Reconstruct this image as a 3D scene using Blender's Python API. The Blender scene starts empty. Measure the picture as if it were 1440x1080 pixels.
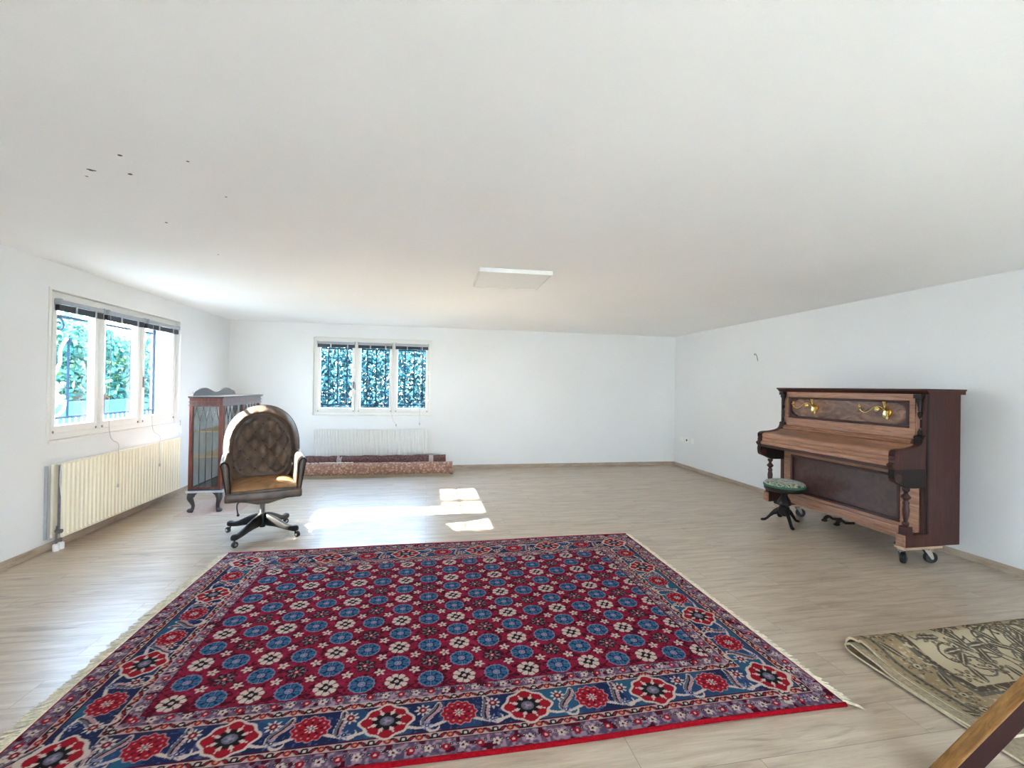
import bpy, bmesh, math, random
import numpy as np
from mathutils import Vector, Matrix, Euler
random.seed(7); rng = np.random.default_rng(11)
SC = bpy.context.scene
COL = SC.collection
PI = math.pi
def R(d): return math.radians(d)

# ------------------------------------------------------------------ camera
F, YAW, PITCH, ROLL, CAMH = 633.93, 0.1837, 0.0054, 0.0155, 1.4197
XL, XR, YB, YF, H = -3.0805, 4.5537, 7.771, -3.0, 2.40
def cam_axes():
    cy, sy, cp, sp, cr, sr = math.cos(YAW), math.sin(YAW), math.cos(PITCH), math.sin(PITCH), math.cos(ROLL), math.sin(ROLL)
    w = Vector((sy*cp, cy*cp, sp)); r0 = Vector((cy, -sy, 0)); u0 = r0.cross(w)
    return cr*r0 + sr*u0, -sr*r0 + cr*u0, w
_r, _u, _w = cam_axes()
cd = bpy.data.cameras.new('camera'); cam = bpy.data.objects.new('camera', cd); COL.objects.link(cam)
cd.sensor_width = 36; cd.lens = F/1440*36; cd.clip_start = 0.05; cd.clip_end = 200
M4 = Matrix(((_r.x, _u.x, -_w.x, 0), (_r.y, _u.y, -_w.y, 0), (_r.z, _u.z, -_w.z, CAMH), (0, 0, 0, 1)))
cam.matrix_world = M4
SC.camera = cam

# ------------------------------------------------------------------ materials
MATS = {}
def srgb(r, g, b):
    f = lambda c: (c/255/12.92 if c/255 <= .04045 else ((c/255+.055)/1.055)**2.4)
    return (f(r), f(g), f(b), 1)
class NT:
    def __init__(s, name):
        s.m = bpy.data.materials.new(name); s.m.use_nodes = True; s.t = s.m.node_tree
        s.t.nodes.clear(); s.out = s.n('ShaderNodeOutputMaterial'); s.b = s.n('ShaderNodeBsdfPrincipled')
        s.l(s.b.outputs[0], s.out.inputs[0])
    def n(s, t, **k):
        x = s.t.nodes.new(t)
        for a, v in k.items():
            if a in x.inputs: x.inputs[a].default_value = v
            else: setattr(x, a, v)
        return x
    def l(s, a, b): s.t.links.new(a, b)
    def coord(s, scale=(1, 1, 1), kind='Object', rot=(0, 0, 0)):
        c = s.n('ShaderNodeTexCoord'); m = s.n('ShaderNodeMapping'); m.inputs['Scale'].default_value = scale; m.inputs['Rotation'].default_value = rot
        s.l(c.outputs[kind], m.inputs[0]); return m.outputs[0]
    def noise(s, vec, scale=5, detail=4, rough=.5, dist=0):
        x = s.n('ShaderNodeTexNoise'); x.inputs['Scale'].default_value = scale; x.inputs['Detail'].default_value = detail
        x.inputs['Roughness'].default_value = rough; x.inputs['Distortion'].default_value = dist; s.l(vec, x.inputs['Vector']); return x.outputs[0]
    def ramp(s, fac, stops):
        x = s.n('ShaderNodeValToRGB'); e = x.color_ramp.elements
        while len(e) < len(stops): e.new(.5)
        for q, (p, c) in zip(e, stops): q.position = p; q.color = c
        s.l(fac, x.inputs[0]); return x.outputs[0]
    def mix(s, fac, a, b, mode='MIX'):
        x = s.n('ShaderNodeMix'); x.data_type = 'RGBA'; x.blend_type = mode
        for sock, v in ((x.inputs[0], fac), (x.inputs[6], a), (x.inputs[7], b)):
            if hasattr(v, 'node'): s.l(v, sock)
            else: sock.default_value = v
        return x.outputs[2]
    def bump(s, h, strength=.2, dist=.01):
        x = s.n('ShaderNodeBump'); x.inputs['Strength'].default_value = strength; x.inputs['Distance'].default_value = dist
        s.l(h, x.inputs['Height']); s.l(x.outputs[0], s.b.inputs['Normal'])
    def base(s, c):
        if hasattr(c, 'node'): s.l(c, s.b.inputs['Base Color'])
        else: s.b.inputs['Base Color'].default_value = c
    def set(s, rough=.5, metal=0, spec=.5, coat=0, sheen=0):
        s.b.inputs['Roughness'].default_value = rough; s.b.inputs['Metallic'].default_value = metal
        s.b.inputs['Specular IOR Level'].default_value = spec; s.b.inputs['Coat Weight'].default_value = coat
        s.b.inputs['Coat Roughness'].default_value = .15; s.b.inputs['Sheen Weight'].default_value = sheen
def plain(name, c, rough=.5, metal=0, spec=.5, var=.06, scale=30, bump=0, coat=0):
    n = NT(name); v = n.coord(); f = n.noise(v, scale, 3)
    a = tuple(x*(1-var) for x in c[:3])+(1,); b = tuple(min(1, x*(1+var)) for x in c[:3])+(1,)
    n.base(n.ramp(f, [(.3, a), (.7, b)])); n.set(rough, metal, spec, coat)
    if bump: n.bump(f, bump, .004)
    return n.m
def wood(name, dark, mid, light, scale=(1, 14, 14), rough=.38, coat=.25, burl=False, kind='Object'):
    n = NT(name); v = n.coord(scale, kind)
    g = n.noise(v, 5 if not burl else 3.2, 8 if not burl else 3, .62 if not burl else .5, .8 if not burl else 1.6)
    c = n.ramp(g, [(.28, dark), (.5, mid), (.74, light)])
    f = n.noise(n.coord(tuple(q*6 for q in scale), kind), 12, 3)
    c = n.mix(.35, c, n.ramp(f, [(.35, (.55, .55, .55, 1)), (.65, (1, 1, 1, 1))]), 'MULTIPLY')
    n.base(c); n.set(rough, 0, .45, coat)
    if not burl: n.bump(g, .06, .002)
    return n.m
def attr_mat(name, rough=.95, sheen=.0, bump=.4):
    n = NT(name); a = n.n('ShaderNodeAttribute', attribute_name='pile')
    f = n.noise(n.coord((1, 1, 1)), 420, 2)
    n.base(n.mix(.45, a.outputs[0], n.ramp(f, [(.3, (.55, .55, .55, 1)), (.7, (1, 1, 1, 1))]), 'MULTIPLY'))
    n.set(rough, 0, .04, 0, sheen); n.bump(f, bump, .004); return n.m

def facing(n):
    lw = n.n('ShaderNodeLayerWeight'); lw.inputs[0].default_value = .5
    p = n.n('ShaderNodeMath', operation='POWER'); n.l(lw.outputs['Facing'], p.inputs[0]); p.inputs[1].default_value = 4
    q = n.n('ShaderNodeMath', operation='MULTIPLY_ADD'); n.l(p.outputs[0], q.inputs[0]); q.inputs[1].default_value = .6; q.inputs[2].default_value = .035
    return q.outputs[0]
def make_mats():
    m = MATS
    n = NT('wall_plaster'); v = n.coord(); f = n.noise(v, 55, 5, .6)
    n.base(n.ramp(n.noise(v, .9, 3), [(.3, (.765, .765, .755, 1)), (.7, (.80, .80, .795, 1))])); n.set(.85, 0, .25); n.bump(f, .12, .004); m['wall'] = n.m
    # ceiling: rough stipple plaster with a few small dark marks at their places
    n = NT('ceiling_plaster'); v = n.coord(); f = n.noise(v, 38, 6, .7)
    c = n.ramp(n.noise(v, .8, 3), [(.3, (.89, .89, .88, 1)), (.7, (.92, .92, .915, 1))])
    geo = n.n('ShaderNodeNewGeometry')
    for (x, y, r) in CEIL_SPOTS:
        d = n.n('ShaderNodeVectorMath', operation='DISTANCE'); n.l(geo.outputs['Position'], d.inputs[0]); d.inputs[1].default_value = (x, y, H)
        w = n.n('ShaderNodeMath', operation='MULTIPLY_ADD'); n.l(n.noise(v, 90, 2), w.inputs[0]); w.inputs[1].default_value = r*1.2; n.l(d.outputs['Value'], w.inputs[2])
        lt = n.n('ShaderNodeMath', operation='LESS_THAN'); n.l(w.outputs[0], lt.inputs[0]); lt.inputs[1].default_value = r*1.5
        c = n.mix(lt.outputs[0], c, (.12, .11, .10, 1))
    n.base(c); n.set(.9, 0, .2); n.bump(f, .22, .006); m['ceiling'] = n.m
    # floor: washed oak laminate planks running along the back wall
    n = NT('oak_laminate'); co = n.n('ShaderNodeTexCoord')
    br = n.n('ShaderNodeTexBrick'); n.l(co.outputs['Object'], br.inputs['Vector'])
    br.offset = .37; br.inputs['Scale'].default_value = 1; br.inputs['Brick Width'].default_value = 1.28; br.inputs['Row Height'].default_value = .192
    br.inputs['Mortar Size'].default_value = .0013; br.inputs['Mortar Smooth'].default_value = .3; br.inputs['Bias'].default_value = 0
    br.inputs['Color1'].default_value = (0, 0, 0, 1); br.inputs['Color2'].default_value = (1, 1, 1, 1); br.inputs['Mortar'].default_value = (.5, .5, .5, 1)
    off = n.n('ShaderNodeVectorMath', operation='MULTIPLY_ADD'); n.l(br.outputs['Color'], off.inputs[0]); off.inputs[1].default_value = (7.3, 3.1, 0); n.l(co.outputs['Object'], off.inputs[2])
    mp = n.n('ShaderNodeMapping'); mp.inputs['Scale'].default_value = (1.1, 9, 1); n.l(off.outputs[0], mp.inputs[0])
    g = n.noise(mp.outputs[0], 2.2, 7, .6, .6)
    mp2 = n.n('ShaderNodeMapping'); mp2.inputs['Scale'].default_value = (2, 60, 1); n.l(off.outputs[0], mp2.inputs[0])
    g2 = n.noise(mp2.outputs[0], 3, 4, .6)
    c = n.ramp(g, [(.25, FLOOR[0]), (.48, FLOOR[1]), (.72, FLOOR[2])])
    c = n.mix(.42, c, n.ramp(g2, [(.3, (.62, .60, .57, 1)), (.7, (1, 1, 1, 1))]), 'MULTIPLY')
    c = n.mix(n.ramp(br.outputs['Color'], [(0, (0, 0, 0, 1)), (1, (.22, .22, .22, 1))]), c, FLOOR[2])
    # sparse darker knots and cracks
    mp3 = n.n('ShaderNodeMapping'); mp3.inputs['Scale'].default_value = (1.6, 11, 1); n.l(off.outputs[0], mp3.inputs[0])
    k = n.noise(mp3.outputs[0], 1.7, 3, .5, 1.2)
    c = n.mix(n.ramp(k, [(.62, (0, 0, 0, 1)), (.76, (.6, .6, .6, 1))]), c, (.16, .11, .07, 1))
    c = n.mix(br.outputs['Fac'], c, (.20, .17, .14, 1))
    n.base(c); n.set(.34, 0, .6, 0); n.bump(g2, .04, .002); m['floor'] = n.m
    m['base'] = wood('baseboard_oak', (.33, .25, .18, 1), (.45, .35, .26, 1), (.55, .45, .35, 1), (1, 1, 6), .5, 0)
    m['paint'] = plain('white_window_paint', srgb(230, 228, 222), .4, var=.02)
    m['cream'] = plain('cream_radiator_enamel', srgb(238, 229, 205), .35, var=.02)
    m['radwhite'] = plain('white_radiator_enamel', srgb(226, 226, 222), .35, var=.02)
    m['raddark'] = plain('radiator_inner_steel', srgb(128, 125, 130), .6, var=.1)
    m['white'] = plain('white_plastic', srgb(236, 236, 232), .4, var=.02)
    m['blind'] = plain('dark_blind_slats', srgb(52, 56, 62), .45, var=.12)
    m['headrail'] = plain('grey_headrail', srgb(168, 170, 174), .4, var=.05)
    m['tape'] = plain('ladder_tape', srgb(178, 182, 184), .8)
    m['cord'] = plain('grey_cord', srgb(176, 172, 164), .8)
    m['steel'] = plain('grey_metal', srgb(120, 120, 122), .35, .8)
    m['hole'] = plain('dark_socket_hole', srgb(60, 60, 62), .7)
    n = NT('window_glass'); n.t.nodes.remove(n.b)
    tr = n.n('ShaderNodeBsdfTransparent', Color=(.92, .95, .955, 1)); gl = n.n('ShaderNodeBsdfGlossy', Roughness=.03); fr = facing(n)
    mx = n.n('ShaderNodeMixShader'); n.l(fr, mx.inputs[0]); n.l(tr.outputs[0], mx.inputs[1]); n.l(gl.outputs[0], mx.inputs[2]); n.l(mx.outputs[0], n.out.inputs[0])
    m['glass'] = n.m
    n = NT('cabinet_glass'); n.t.nodes.remove(n.b)
    tr = n.n('ShaderNodeBsdfTransparent', Color=(.93, .95, .95, 1)); gl = n.n('ShaderNodeBsdfGlossy', Roughness=.04); fr = facing(n)
    mx = n.n('ShaderNodeMixShader'); n.l(fr, mx.inputs[0]); n.l(tr.outputs[0], mx.inputs[1]); n.l(gl.outputs[0], mx.inputs[2]); n.l(mx.outputs[0], n.out.inputs[0])
    m['cabglass'] = n.m
    n = NT('pale_mirror_reflection'); f = n.noise(n.coord(), 6, 4); n.base(n.ramp(f, [(.3, (.46, .50, .51, 1)), (.7, (.60, .64, .65, 1))])); n.set(.3, .35, .5); m['mirror'] = n.m  # pale grey puts the room's reflection into the mirror's own colour
    m['iron'] = plain('wrought_iron_paint', srgb(24, 40, 56), .8, spec=.1, var=.2)
    m['ironw'] = plain('pale_wrought_iron', srgb(225, 228, 226), .6, var=.1)
    m['extwall'] = plain('pale_render', srgb(236, 240, 238), .9, var=.05, scale=4)
    m['bounce_terrace'] = plain('pale_bounce_paving', srgb(238, 226, 206), .9, var=.05, scale=3)  # paving of the added terrace, kept pale to bounce light indoors
    m['stone'] = plain('grey_sill_stone', srgb(70, 72, 72), .8, var=.15)
    m['ground'] = plain('garden_gravel', srgb(90, 94, 92), .95, var=.3, scale=8)
    m['bluefence'] = plain('blue_grey_board_paint', srgb(62, 104, 132), .8, spec=.1, var=.15)
    for nm, cs in (('leaf', LEAF_A), ('leafb', LEAF_B)):
        n = NT(nm+'_foliage'); g = n.n('ShaderNodeNewGeometry'); c = n.ramp(g.outputs['Random Per Island'], cs)
        n.base(c); n.set(.6, 0, .15); tl = n.n('ShaderNodeBsdfTranslucent'); n.l(c, tl.inputs['Color'])
        mx = n.n('ShaderNodeMixShader'); mx.inputs[0].default_value = .4; n.l(n.b.outputs[0], mx.inputs[1]); n.l(tl.outputs[0], mx.inputs[2]); n.l(mx.outputs[0], n.out.inputs[0]); m[nm] = n.m
    m['stem'] = plain('brown_stem', srgb(70, 58, 46), .9, var=.3)
    # furniture
    mah = (srgb(34, 12, 8), srgb(56, 20, 13), srgb(84, 34, 23))
    m['mahogany'] = wood('dark_mahogany', *mah, (14, 14, 1), .5, .06)
    m['walnut'] = wood('warm_walnut', srgb(122, 82, 60), srgb(164, 118, 92), srgb(190, 144, 114), (1, 13, 13), .34, .3)
    m['walnutv'] = wood('warm_walnut_upright', srgb(122, 82, 60), srgb(164, 118, 92), srgb(190, 144, 114), (13, 13, 1), .34, .3)
    m['burl'] = wood('burl_walnut', srgb(78, 50, 38), srgb(122, 86, 66), srgb(154, 114, 88), (2, 4, 4), .22, .5, True)
    m['burld'] = wood('dark_burl_veneer', srgb(56, 34, 32), srgb(76, 50, 46), srgb(94, 64, 58), (3, 3, 3), .3, .3, True)
    m['ebony'] = plain('ebonised_wood', srgb(24, 15, 13), .5, spec=.3, var=.3)
    m['brass'] = plain('polished_brass', (.83, .62, .24, 1), .22, 1, var=.08)
    m['chrome'] = plain('chrome', (.82, .84, .86, 1), .15, 1, var=.03)
    m['rubber'] = plain('black_rubber', srgb(26, 26, 28), .55, var=.2)
    m['beigewood'] = wood('pale_dolly_wood', srgb(170, 135, 105), srgb(200, 168, 136), srgb(220, 192, 160), (1, 10, 10), .6, 0)
    m['cabwood'] = wood('cabinet_mahogany', srgb(48, 26, 22), srgb(96, 46, 36), srgb(138, 72, 54), (12, 12, 1), .35, .3)
    m['cabdark'] = plain('dark_cabinet_mouldings', srgb(58, 50, 50), .4, var=.25, coat=.3)
    m['shelf'] = wood('pale_shelf_wood', srgb(200, 168, 118), srgb(222, 194, 146), srgb(235, 212, 168), (1, 8, 8), .5, 0)
    n = NT('tufted_leather'); v = n.coord(); f = n.noise(v, 9, 5, .6); g = n.noise(v, 160, 3)
    n.base(n.ramp(f, [(.28, srgb(58, 46, 39)), (.5, srgb(86, 71, 60)), (.75, srgb(110, 91, 74))])); n.set(.38, 0, .4); n.bump(g, .12, .002); m['leather'] = n.m
    n = NT('lit_seat_leather'); v = n.coord(); f = n.noise(v, 10, 5, .6, .8); g = n.noise(v, 120, 3)  # tan of the lit seat put into its leather colour
    n.base(n.ramp(f, [(.28, srgb(96, 70, 46)), (.5, srgb(150, 108, 68)), (.75, srgb(180, 140, 92))])); n.set(.36, 0, .5); n.bump(f, .35, .02); m['seatleather'] = n.m
    m['chairwood'] = plain('dark_green_black_wood', srgb(26, 24, 22), .45, spec=.35, var=.25)
    n = NT('embroidered_velvet'); v = n.coord(); f = n.noise(v, 26, 3, .6, 1.5)
    n.base(n.ramp(f, [(.36, srgb(38, 66, 52)), (.47, srgb(86, 110, 92)), (.55, srgb(196, 186, 158)), (.66, srgb(120, 96, 84))])); n.set(.9, 0, .2, 0, .3); n.bump(f, .3, .006); m['velvet'] = n.m
    m['greenband'] = plain('green_braid', srgb(44, 96, 72), .8, var=.3, scale=80)
    m['pile'] = attr_mat('hand_knotted_pile')
    m['redwool'] = plain('red_selvedge_wool', srgb(132, 8, 20), .95, spec=.1, var=.25, scale=90, bump=.4)
    m['fringe'] = plain('ivory_fringe_cotton', srgb(222, 212, 188), .95, spec=.1, var=.2, scale=60)
    m['backing'] = plain('dark_rug_backing', srgb(150, 136, 112), .95, spec=.1, var=.2, scale=60)
    m['binding'] = plain('cream_rug_binding', srgb(205, 190, 160), .95, spec=.1, var=.15, scale=90)
    n = NT('rolled_rug_back'); v = n.coord((1, 1, 1)); vo = n.n('ShaderNodeTexVoronoi'); vo.inputs['Scale'].default_value = 28; n.l(v, vo.inputs['Vector'])
    c = n.ramp(vo.outputs['Distance'], [(.15, srgb(222, 198, 182)), (.4, srgb(166, 128, 110)), (.7, srgb(118, 84, 76))])
    c = n.mix(.5, c, n.ramp(n.noise(n.coord((1, 6, 6)), 4, 4), [(.3, srgb(180, 140, 130)), (.6, srgb(156, 120, 94)), (.8, srgb(214, 192, 174))]))
    n.base(c); n.set(.95, 0, .1); n.bump(vo.outputs['Distance'], .3, .004); m['rolla'] = n.m
    n = NT('plum_rolled_rug'); v = n.coord(); f = n.noise(v, 40, 4); n.base(n.ramp(f, [(.3, srgb(72, 50, 50)), (.55, srgb(108, 80, 78)), (.75, srgb(136, 108, 102))])); n.set(.95, 0, .1); m['rollb'] = n.m
    m['darkend'] = plain('black_roll_core', srgb(34, 26, 28), .9, var=.3)
    m['redend'] = plain('red_roll_end', srgb(140, 54, 52), .95, var=.25, scale=60)
    m['tapeband'] = plain('grey_packing_tape', srgb(168, 150, 146), .5, var=.1)
    m['mat'] = plain('pinkish_felt_mat', srgb(196, 172, 156), .95, var=.06)
    m['gold'] = wood('lit_pole_top', srgb(104, 66, 28), srgb(140, 96, 46), srgb(162, 120, 64), (2, 12, 12), .35, .3)  # light on the pole's top painted in as a golden wood
    m['ox'] = plain('shaded_pole_side', srgb(38, 5, 6), .5, spec=.3, var=.25)  # shade on the pole's side painted in as a very dark red

CEIL_SPOTS = []
HEDGE_B, HEDGE_L = 2.6, 2.75
FLOOR = ((.32, .23, .155, 1), (.49, .385, .28, 1), (.63, .525, .41, 1))
LEAF_A = [(.0, (.012, .05, .045, 1)), (.45, (.04, .14, .11, 1)), (.75, (.09, .24, .17, 1)), (1, (.26, .32, .10, 1))]
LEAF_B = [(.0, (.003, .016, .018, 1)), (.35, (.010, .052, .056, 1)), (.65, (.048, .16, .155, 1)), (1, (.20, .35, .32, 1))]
_rv = lambda px, py: _w + (px-720)/F*_r - (py-540)/F*_u
for (px, py, r) in ((127, 239, .020), (133, 240, .012), (168.5, 218.5, .016), (183, 245, .018), (234, 313, .014), (307, 358, .012), (318, 277, .010), (122, 248, .010), (264, 227, .010)):
    d = _rv(px, py); t = (H-CAMH)/d.z; CEIL_SPOTS.append((d.x*t, d.y*t, r*.65))
make_mats()

# ------------------------------------------------------------------ mesh helpers
def new(): return bmesh.new()
def box(bm, x0, x1, y0, y1, z0, z1, M=None):
    vs = [bm.verts.new(Vector(p) if M is None else M @ Vector(p)) for p in
          ((x0, y0, z0), (x1, y0, z0), (x1, y1, z0), (x0, y1, z0), (x0, y0, z1), (x1, y0, z1), (x1, y1, z1), (x0, y1, z1))]
    for f in ((3, 2, 1, 0), (4, 5, 6, 7), (0, 1, 5, 4), (1, 2, 6, 5), (2, 3, 7, 6), (3, 0, 4, 7)): bm.faces.new([vs[i] for i in f])
    return vs
def bbox(bm, x0, x1, y0, y1, z0, z1, b=.004, seg=2, M=None):
    t = new(); box(t, x0, x1, y0, y1, z0, z1)
    bmesh.ops.bevel(t, geom=t.edges[:], offset=b, segments=seg, affect='EDGES', profile=.6)
    merge(bm, t, M)
def merge(bm, t, M=None):
    mp = {}
    for v in t.verts: mp[v] = bm.verts.new(v.co if M is None else M @ v.co)
    for f in t.faces:
        try: bm.faces.new([mp[v] for v in f.verts]).material_index = f.material_index
        except ValueError: pass
    t.free()
def frame_of(d):
    d = Vector(d).normalized(); a = Vector((0, 0, 1)) if abs(d.z) < .9 else Vector((1, 0, 0))
    x = d.cross(a).normalized(); return x, d.cross(x).normalized()
def lathe(bm, prof, o=(0, 0, 0), axis=(0, 0, 1), seg=20, cap=True, sx=1, sy=1):
    o = Vector(o); ax = Vector(axis).normalized(); x, y = frame_of(ax); rings = []
    for (r, h) in prof:
        rings.append([bm.verts.new(o + ax*h + x*(r*sx*math.cos(2*PI*i/seg)) + y*(r*sy*math.sin(2*PI*i/seg))) for i in range(seg)])
    for a, b in zip(rings, rings[1:]):
        for i in range(seg): bm.faces.new((a[i], a[(i+1) % seg], b[(i+1) % seg], b[i]))
    if cap:
        bm.faces.new(rings[0][::-1]); bm.faces.new(rings[-1])
def tube(bm, pts, rad, seg=8, cap=True, closed=False):
    pts = [Vector(p) for p in pts]; n = len(pts); rs = rad if isinstance(rad, (list, tuple)) else [rad]*n
    rings = []; x = None
    for i, p in enumerate(pts):
        d = (pts[(i+1) % n] - pts[i-1]) if closed else (pts[min(i+1, n-1)] - pts[max(i-1, 0)])
        d.normalize()
        if x is None: x, y = frame_of(d)
        else:
            x = (x - d*x.dot(d));
            if x.length < 1e-6: x, y = frame_of(d)
            x.normalize(); y = d.cross(x)
        rings.append([bm.verts.new(p + x*rs[i]*math.cos(2*PI*k/seg) + y*rs[i]*math.sin(2*PI*k/seg)) for k in range(seg)])
    prs = list(zip(rings, rings[1:])) + ([(rings[-1], rings[0])] if closed else [])
    for a, b in prs:
        for k in range(seg): bm.faces.new((a[k], a[(k+1) % seg], b[(k+1) % seg], b[k]))
    if cap and not closed: bm.faces.new(rings[0][::-1]); bm.faces.new(rings[-1])
def ball(bm, c, r, sx=1, sy=1, sz=1, seg=14):
    t = new(); bmesh.ops.create_uvsphere(t, u_segments=seg, v_segments=max(6, seg//2+1), radius=r)
    merge(bm, t, Matrix.Translation(c) @ Matrix.Diagonal((sx, sy, sz, 1)))
def prism(bm, poly, a, b, to):
    """poly: 2-D outline; to(u, v, w) -> point; extruded from w=a to w=b"""
    A = [bm.verts.new(to(u, v, a)) for u, v in poly]; B = [bm.verts.new(to(u, v, b)) for u, v in poly]; n = len(poly)
    bm.faces.new(A[::-1]); bm.faces.new(B)
    for i in range(n): bm.faces.new((A[i], A[(i+1) % n], B[(i+1) % n], B[i]))
def smoothpath(pts, n=8, closed=False):
    P = [Vector(p) for p in pts]; out = []; N = len(P); rng_ = range(N if closed else N-1)
    for i in rng_:
        p0, p1, p2, p3 = (P[(i-1) % N], P[i], P[(i+1) % N], P[(i+2) % N]) if closed else (P[max(i-1, 0)], P[i], P[i+1], P[min(i+2, N-1)])
        for k in range(n):
            t = k/n; out.append(.5*((2*p1) + (p2-p0)*t + (2*p0-5*p1+4*p2-p3)*t*t + (3*p1-p0-3*p2+p3)*t**3))
    if not closed: out.append(P[-1])
    return out
def obj(name, bm, mat, parent=None, smooth=False, kind=None):
    bmesh.ops.recalc_face_normals(bm, faces=bm.faces[:])
    me = bpy.data.meshes.new(name); bm.to_mesh(me); bm.free()
    for q in (mat if isinstance(mat, (list, tuple)) else [mat]): me.materials.append(MATS[q])
    if smooth:
        me.shade_smooth()
        if smooth != 'all': me.set_sharp_from_angle(angle=R(smooth if smooth > 1 else 40))
    o = bpy.data.objects.new(name, me); COL.objects.link(o)
    if parent: o.parent = parent
    if kind: o['kind'] = kind
    return o
def thing(name, label, cat, loc=(0, 0, 0), rz=0, group=None, kind=None):
    o = bpy.data.objects.new(name, None); COL.objects.link(o); o.location = loc; o.rotation_euler = (0, 0, rz); o.empty_display_size = .1
    if label: o['label'] = label; o['category'] = cat
    if group: o['group'] = group
    if kind: o['kind'] = kind
    return o
def tag(o, label, cat, group=None, kind=None):
    o['label'] = label; o['category'] = cat
    if group: o['group'] = group
    if kind: o['kind'] = kind
    return o

# ------------------------------------------------------------------ room shell
WT = .32                                            # outer wall thickness
LW = (4.365, 6.335, .905, 2.165)                    # window opening in the left wall: y0, y1, z0, z1
BW = (-1.835, .055, .905, 2.175)                    # window opening in the back wall: x0, x1, z0, z1
DW = (.5, 2.5, .04, 2.14)                         # unseen glazed door, added behind the camera to brighten the near room
bm = new(); box(bm, XL-WT, XR+WT, YF-WT, YB+WT, -.12, 0); obj('floor', bm, 'floor', kind='structure')
bm = new(); box(bm, XL-WT, XR+WT, YF-WT, YB+WT, H, H+.2); obj('ceiling', bm, 'ceiling', kind='structure')
def wall_with_holes(name, to, a0, a1, holes):
    bm = new(); cur = a0
    def bx(p, q, z0, z1):
        pts = [to(p, 0, z0), to(q, WT, z1)]
        box(bm, min(pts[0][0], pts[1][0]), max(pts[0][0], pts[1][0]), min(pts[0][1], pts[1][1]), max(pts[0][1], pts[1][1]), z0, z1)
    for (h0, h1, z0, z1) in holes:
        bx(cur, h0, 0, H); bx(h0, h1, 0, z0); bx(h0, h1, z1, H); cur = h1
    bx(cur, a1, 0, H); obj(name, bm, 'wall', kind='structure')
wall_with_holes('wall_left', lambda a, d, z: (XL-d, a, z), YF-WT, YB+WT, [LW])
wall_with_holes('wall_back', lambda a, d, z: (a, YB+d, z), XL, XR, [BW])
bm = new(); box(bm, XR, XR+WT, YF-WT, YB+WT, 0, H); obj('wall_right', bm, 'wall', kind='structure')
wall_with_holes('wall_front', lambda a, d, z: (a, YF-d, z), XL, XR, [DW])
bm = new(); bbox(bm, XL, XL+.014, YF, YB, 0, .064, .003); obj('baseboard_left', bm, 'base', kind='structure')
bm = new(); bbox(bm, XL+.014, XR-.014, YB-.014, YB, 0, .062, .003); obj('baseboard_back', bm, 'base', kind='structure')
bm = new(); bbox(bm, XR-.014, XR, YF, YB, 0, .062, .003); obj('baseboard_right', bm, 'base', kind='structure')

# windows: local X along the wall (left to right seen from inside), Y outward, Z up; origin at the opening's lower left corner
def window(name, M, W, Hh, splits, handles, trim=True):
    root = bpy.data.objects.new(name, None); COL.objects.link(root); root.matrix_world = M; root['kind'] = 'structure'
    y0, y1 = .045, .102
    bm = new(); t = .052
    for (a, b, c, d) in ((0, W, 0, t), (0, W, Hh-t, Hh), (0, t, t, Hh-t), (W-t, W, t, Hh-t)): bbox(bm, a, b, y0, y1, c, d, .004)
    for s in splits: bbox(bm, s-.02, s+.02, y0+.002, y1, t, Hh-t, .004)
    obj('frame', bm, 'paint', root)
    xs = [t] + [q for s in splits for q in (s-.02, s+.02)] + [W-t]
    for i in range(len(splits)+1):
        a, b = xs[2*i]+.002, xs[2*i+1]-.002; c, d = t+.002, Hh-t-.002; f = .046
        sh = bpy.data.objects.new('sash', None); COL.objects.link(sh); sh.parent = root
        bm = new()
        for (p, q, r, s_) in ((a, b, c, c+f+.02), (a, b, d-f, d), (a, a+f, c+f+.02, d-f), (b-f, b, c+f+.02, d-f)): bbox(bm, p, q, y0-.022, y1-.02, r, s_, .005)
        for (p, q, r, s_) in ((a+f-.004, b-f+.004, c+f+.014, c+f+.024), (a+f-.004, b-f+.004, d-f-.006, d-f+.004)): box(bm, p, q, y0+.02, y0+.03, r, s_)
        obj('sash_frame', bm, 'paint', sh)
        bm = new(); box(bm, a+f-.006, b-f+.006, y0+.026, y0+.031, c+f+.012, d-f+.006); obj('glass_pane', bm, 'glass', sh)
        for hx in ((a+.02), (b-.02)):                # small hinge caps at the sash's foot
            bm = new(); lathe(bm, [(.006, 0), (.006, .02)], (hx, y0-.024, c+.004), seg=10); obj('hinge', bm, 'steel', sh)
        if handles[i]:
            hx = a+.024 if handles[i] < 0 else b-.024
            bm = new(); bbox(bm, hx-.012, hx+.012, y0-.032, y0-.02, .44, .56, .004)
            tube(bm, smoothpath([(hx, y0-.03, .54), (hx+.012, y0-.06, .545), (hx+.03, y0-.068, .52), (hx+.036, y0-.068, .42)], 5), .008, 8)
            obj('handle', bm, 'steel', sh, 1)
    if trim:
        bm = new(); e = .028
        for (a, b, c, d) in ((-e, W+e, Hh, Hh+.018), (-.004, W+e, -.022, 0)): bbox(bm, a, b, -.010, .0, c, d, .003)
        bbox(bm, -e, 0, -.008, .0, 0, Hh, .003)
        bbox(bm, W, W+.008, -.004, .0, 0, Hh, .002)
        obj('sill_and_trim', bm, 'paint', root)
    # outer sill board
    bm = new(); box(bm, 0, W, y1, WT+.04, -.02, .012); obj('outer_sill', bm, 'stone', root)
    return root
ML = Matrix.Translation((XL, LW[0], LW[2])) @ Matrix.Rotation(R(90), 4, 'Z')      # X -> +y, Y -> -x
window('window_1', ML, LW[1]-LW[0], LW[3]-LW[2], (.615, 1.245), (0, 0, -1))
MBk = Matrix.Translation((BW[0], YB, BW[2]))
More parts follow.
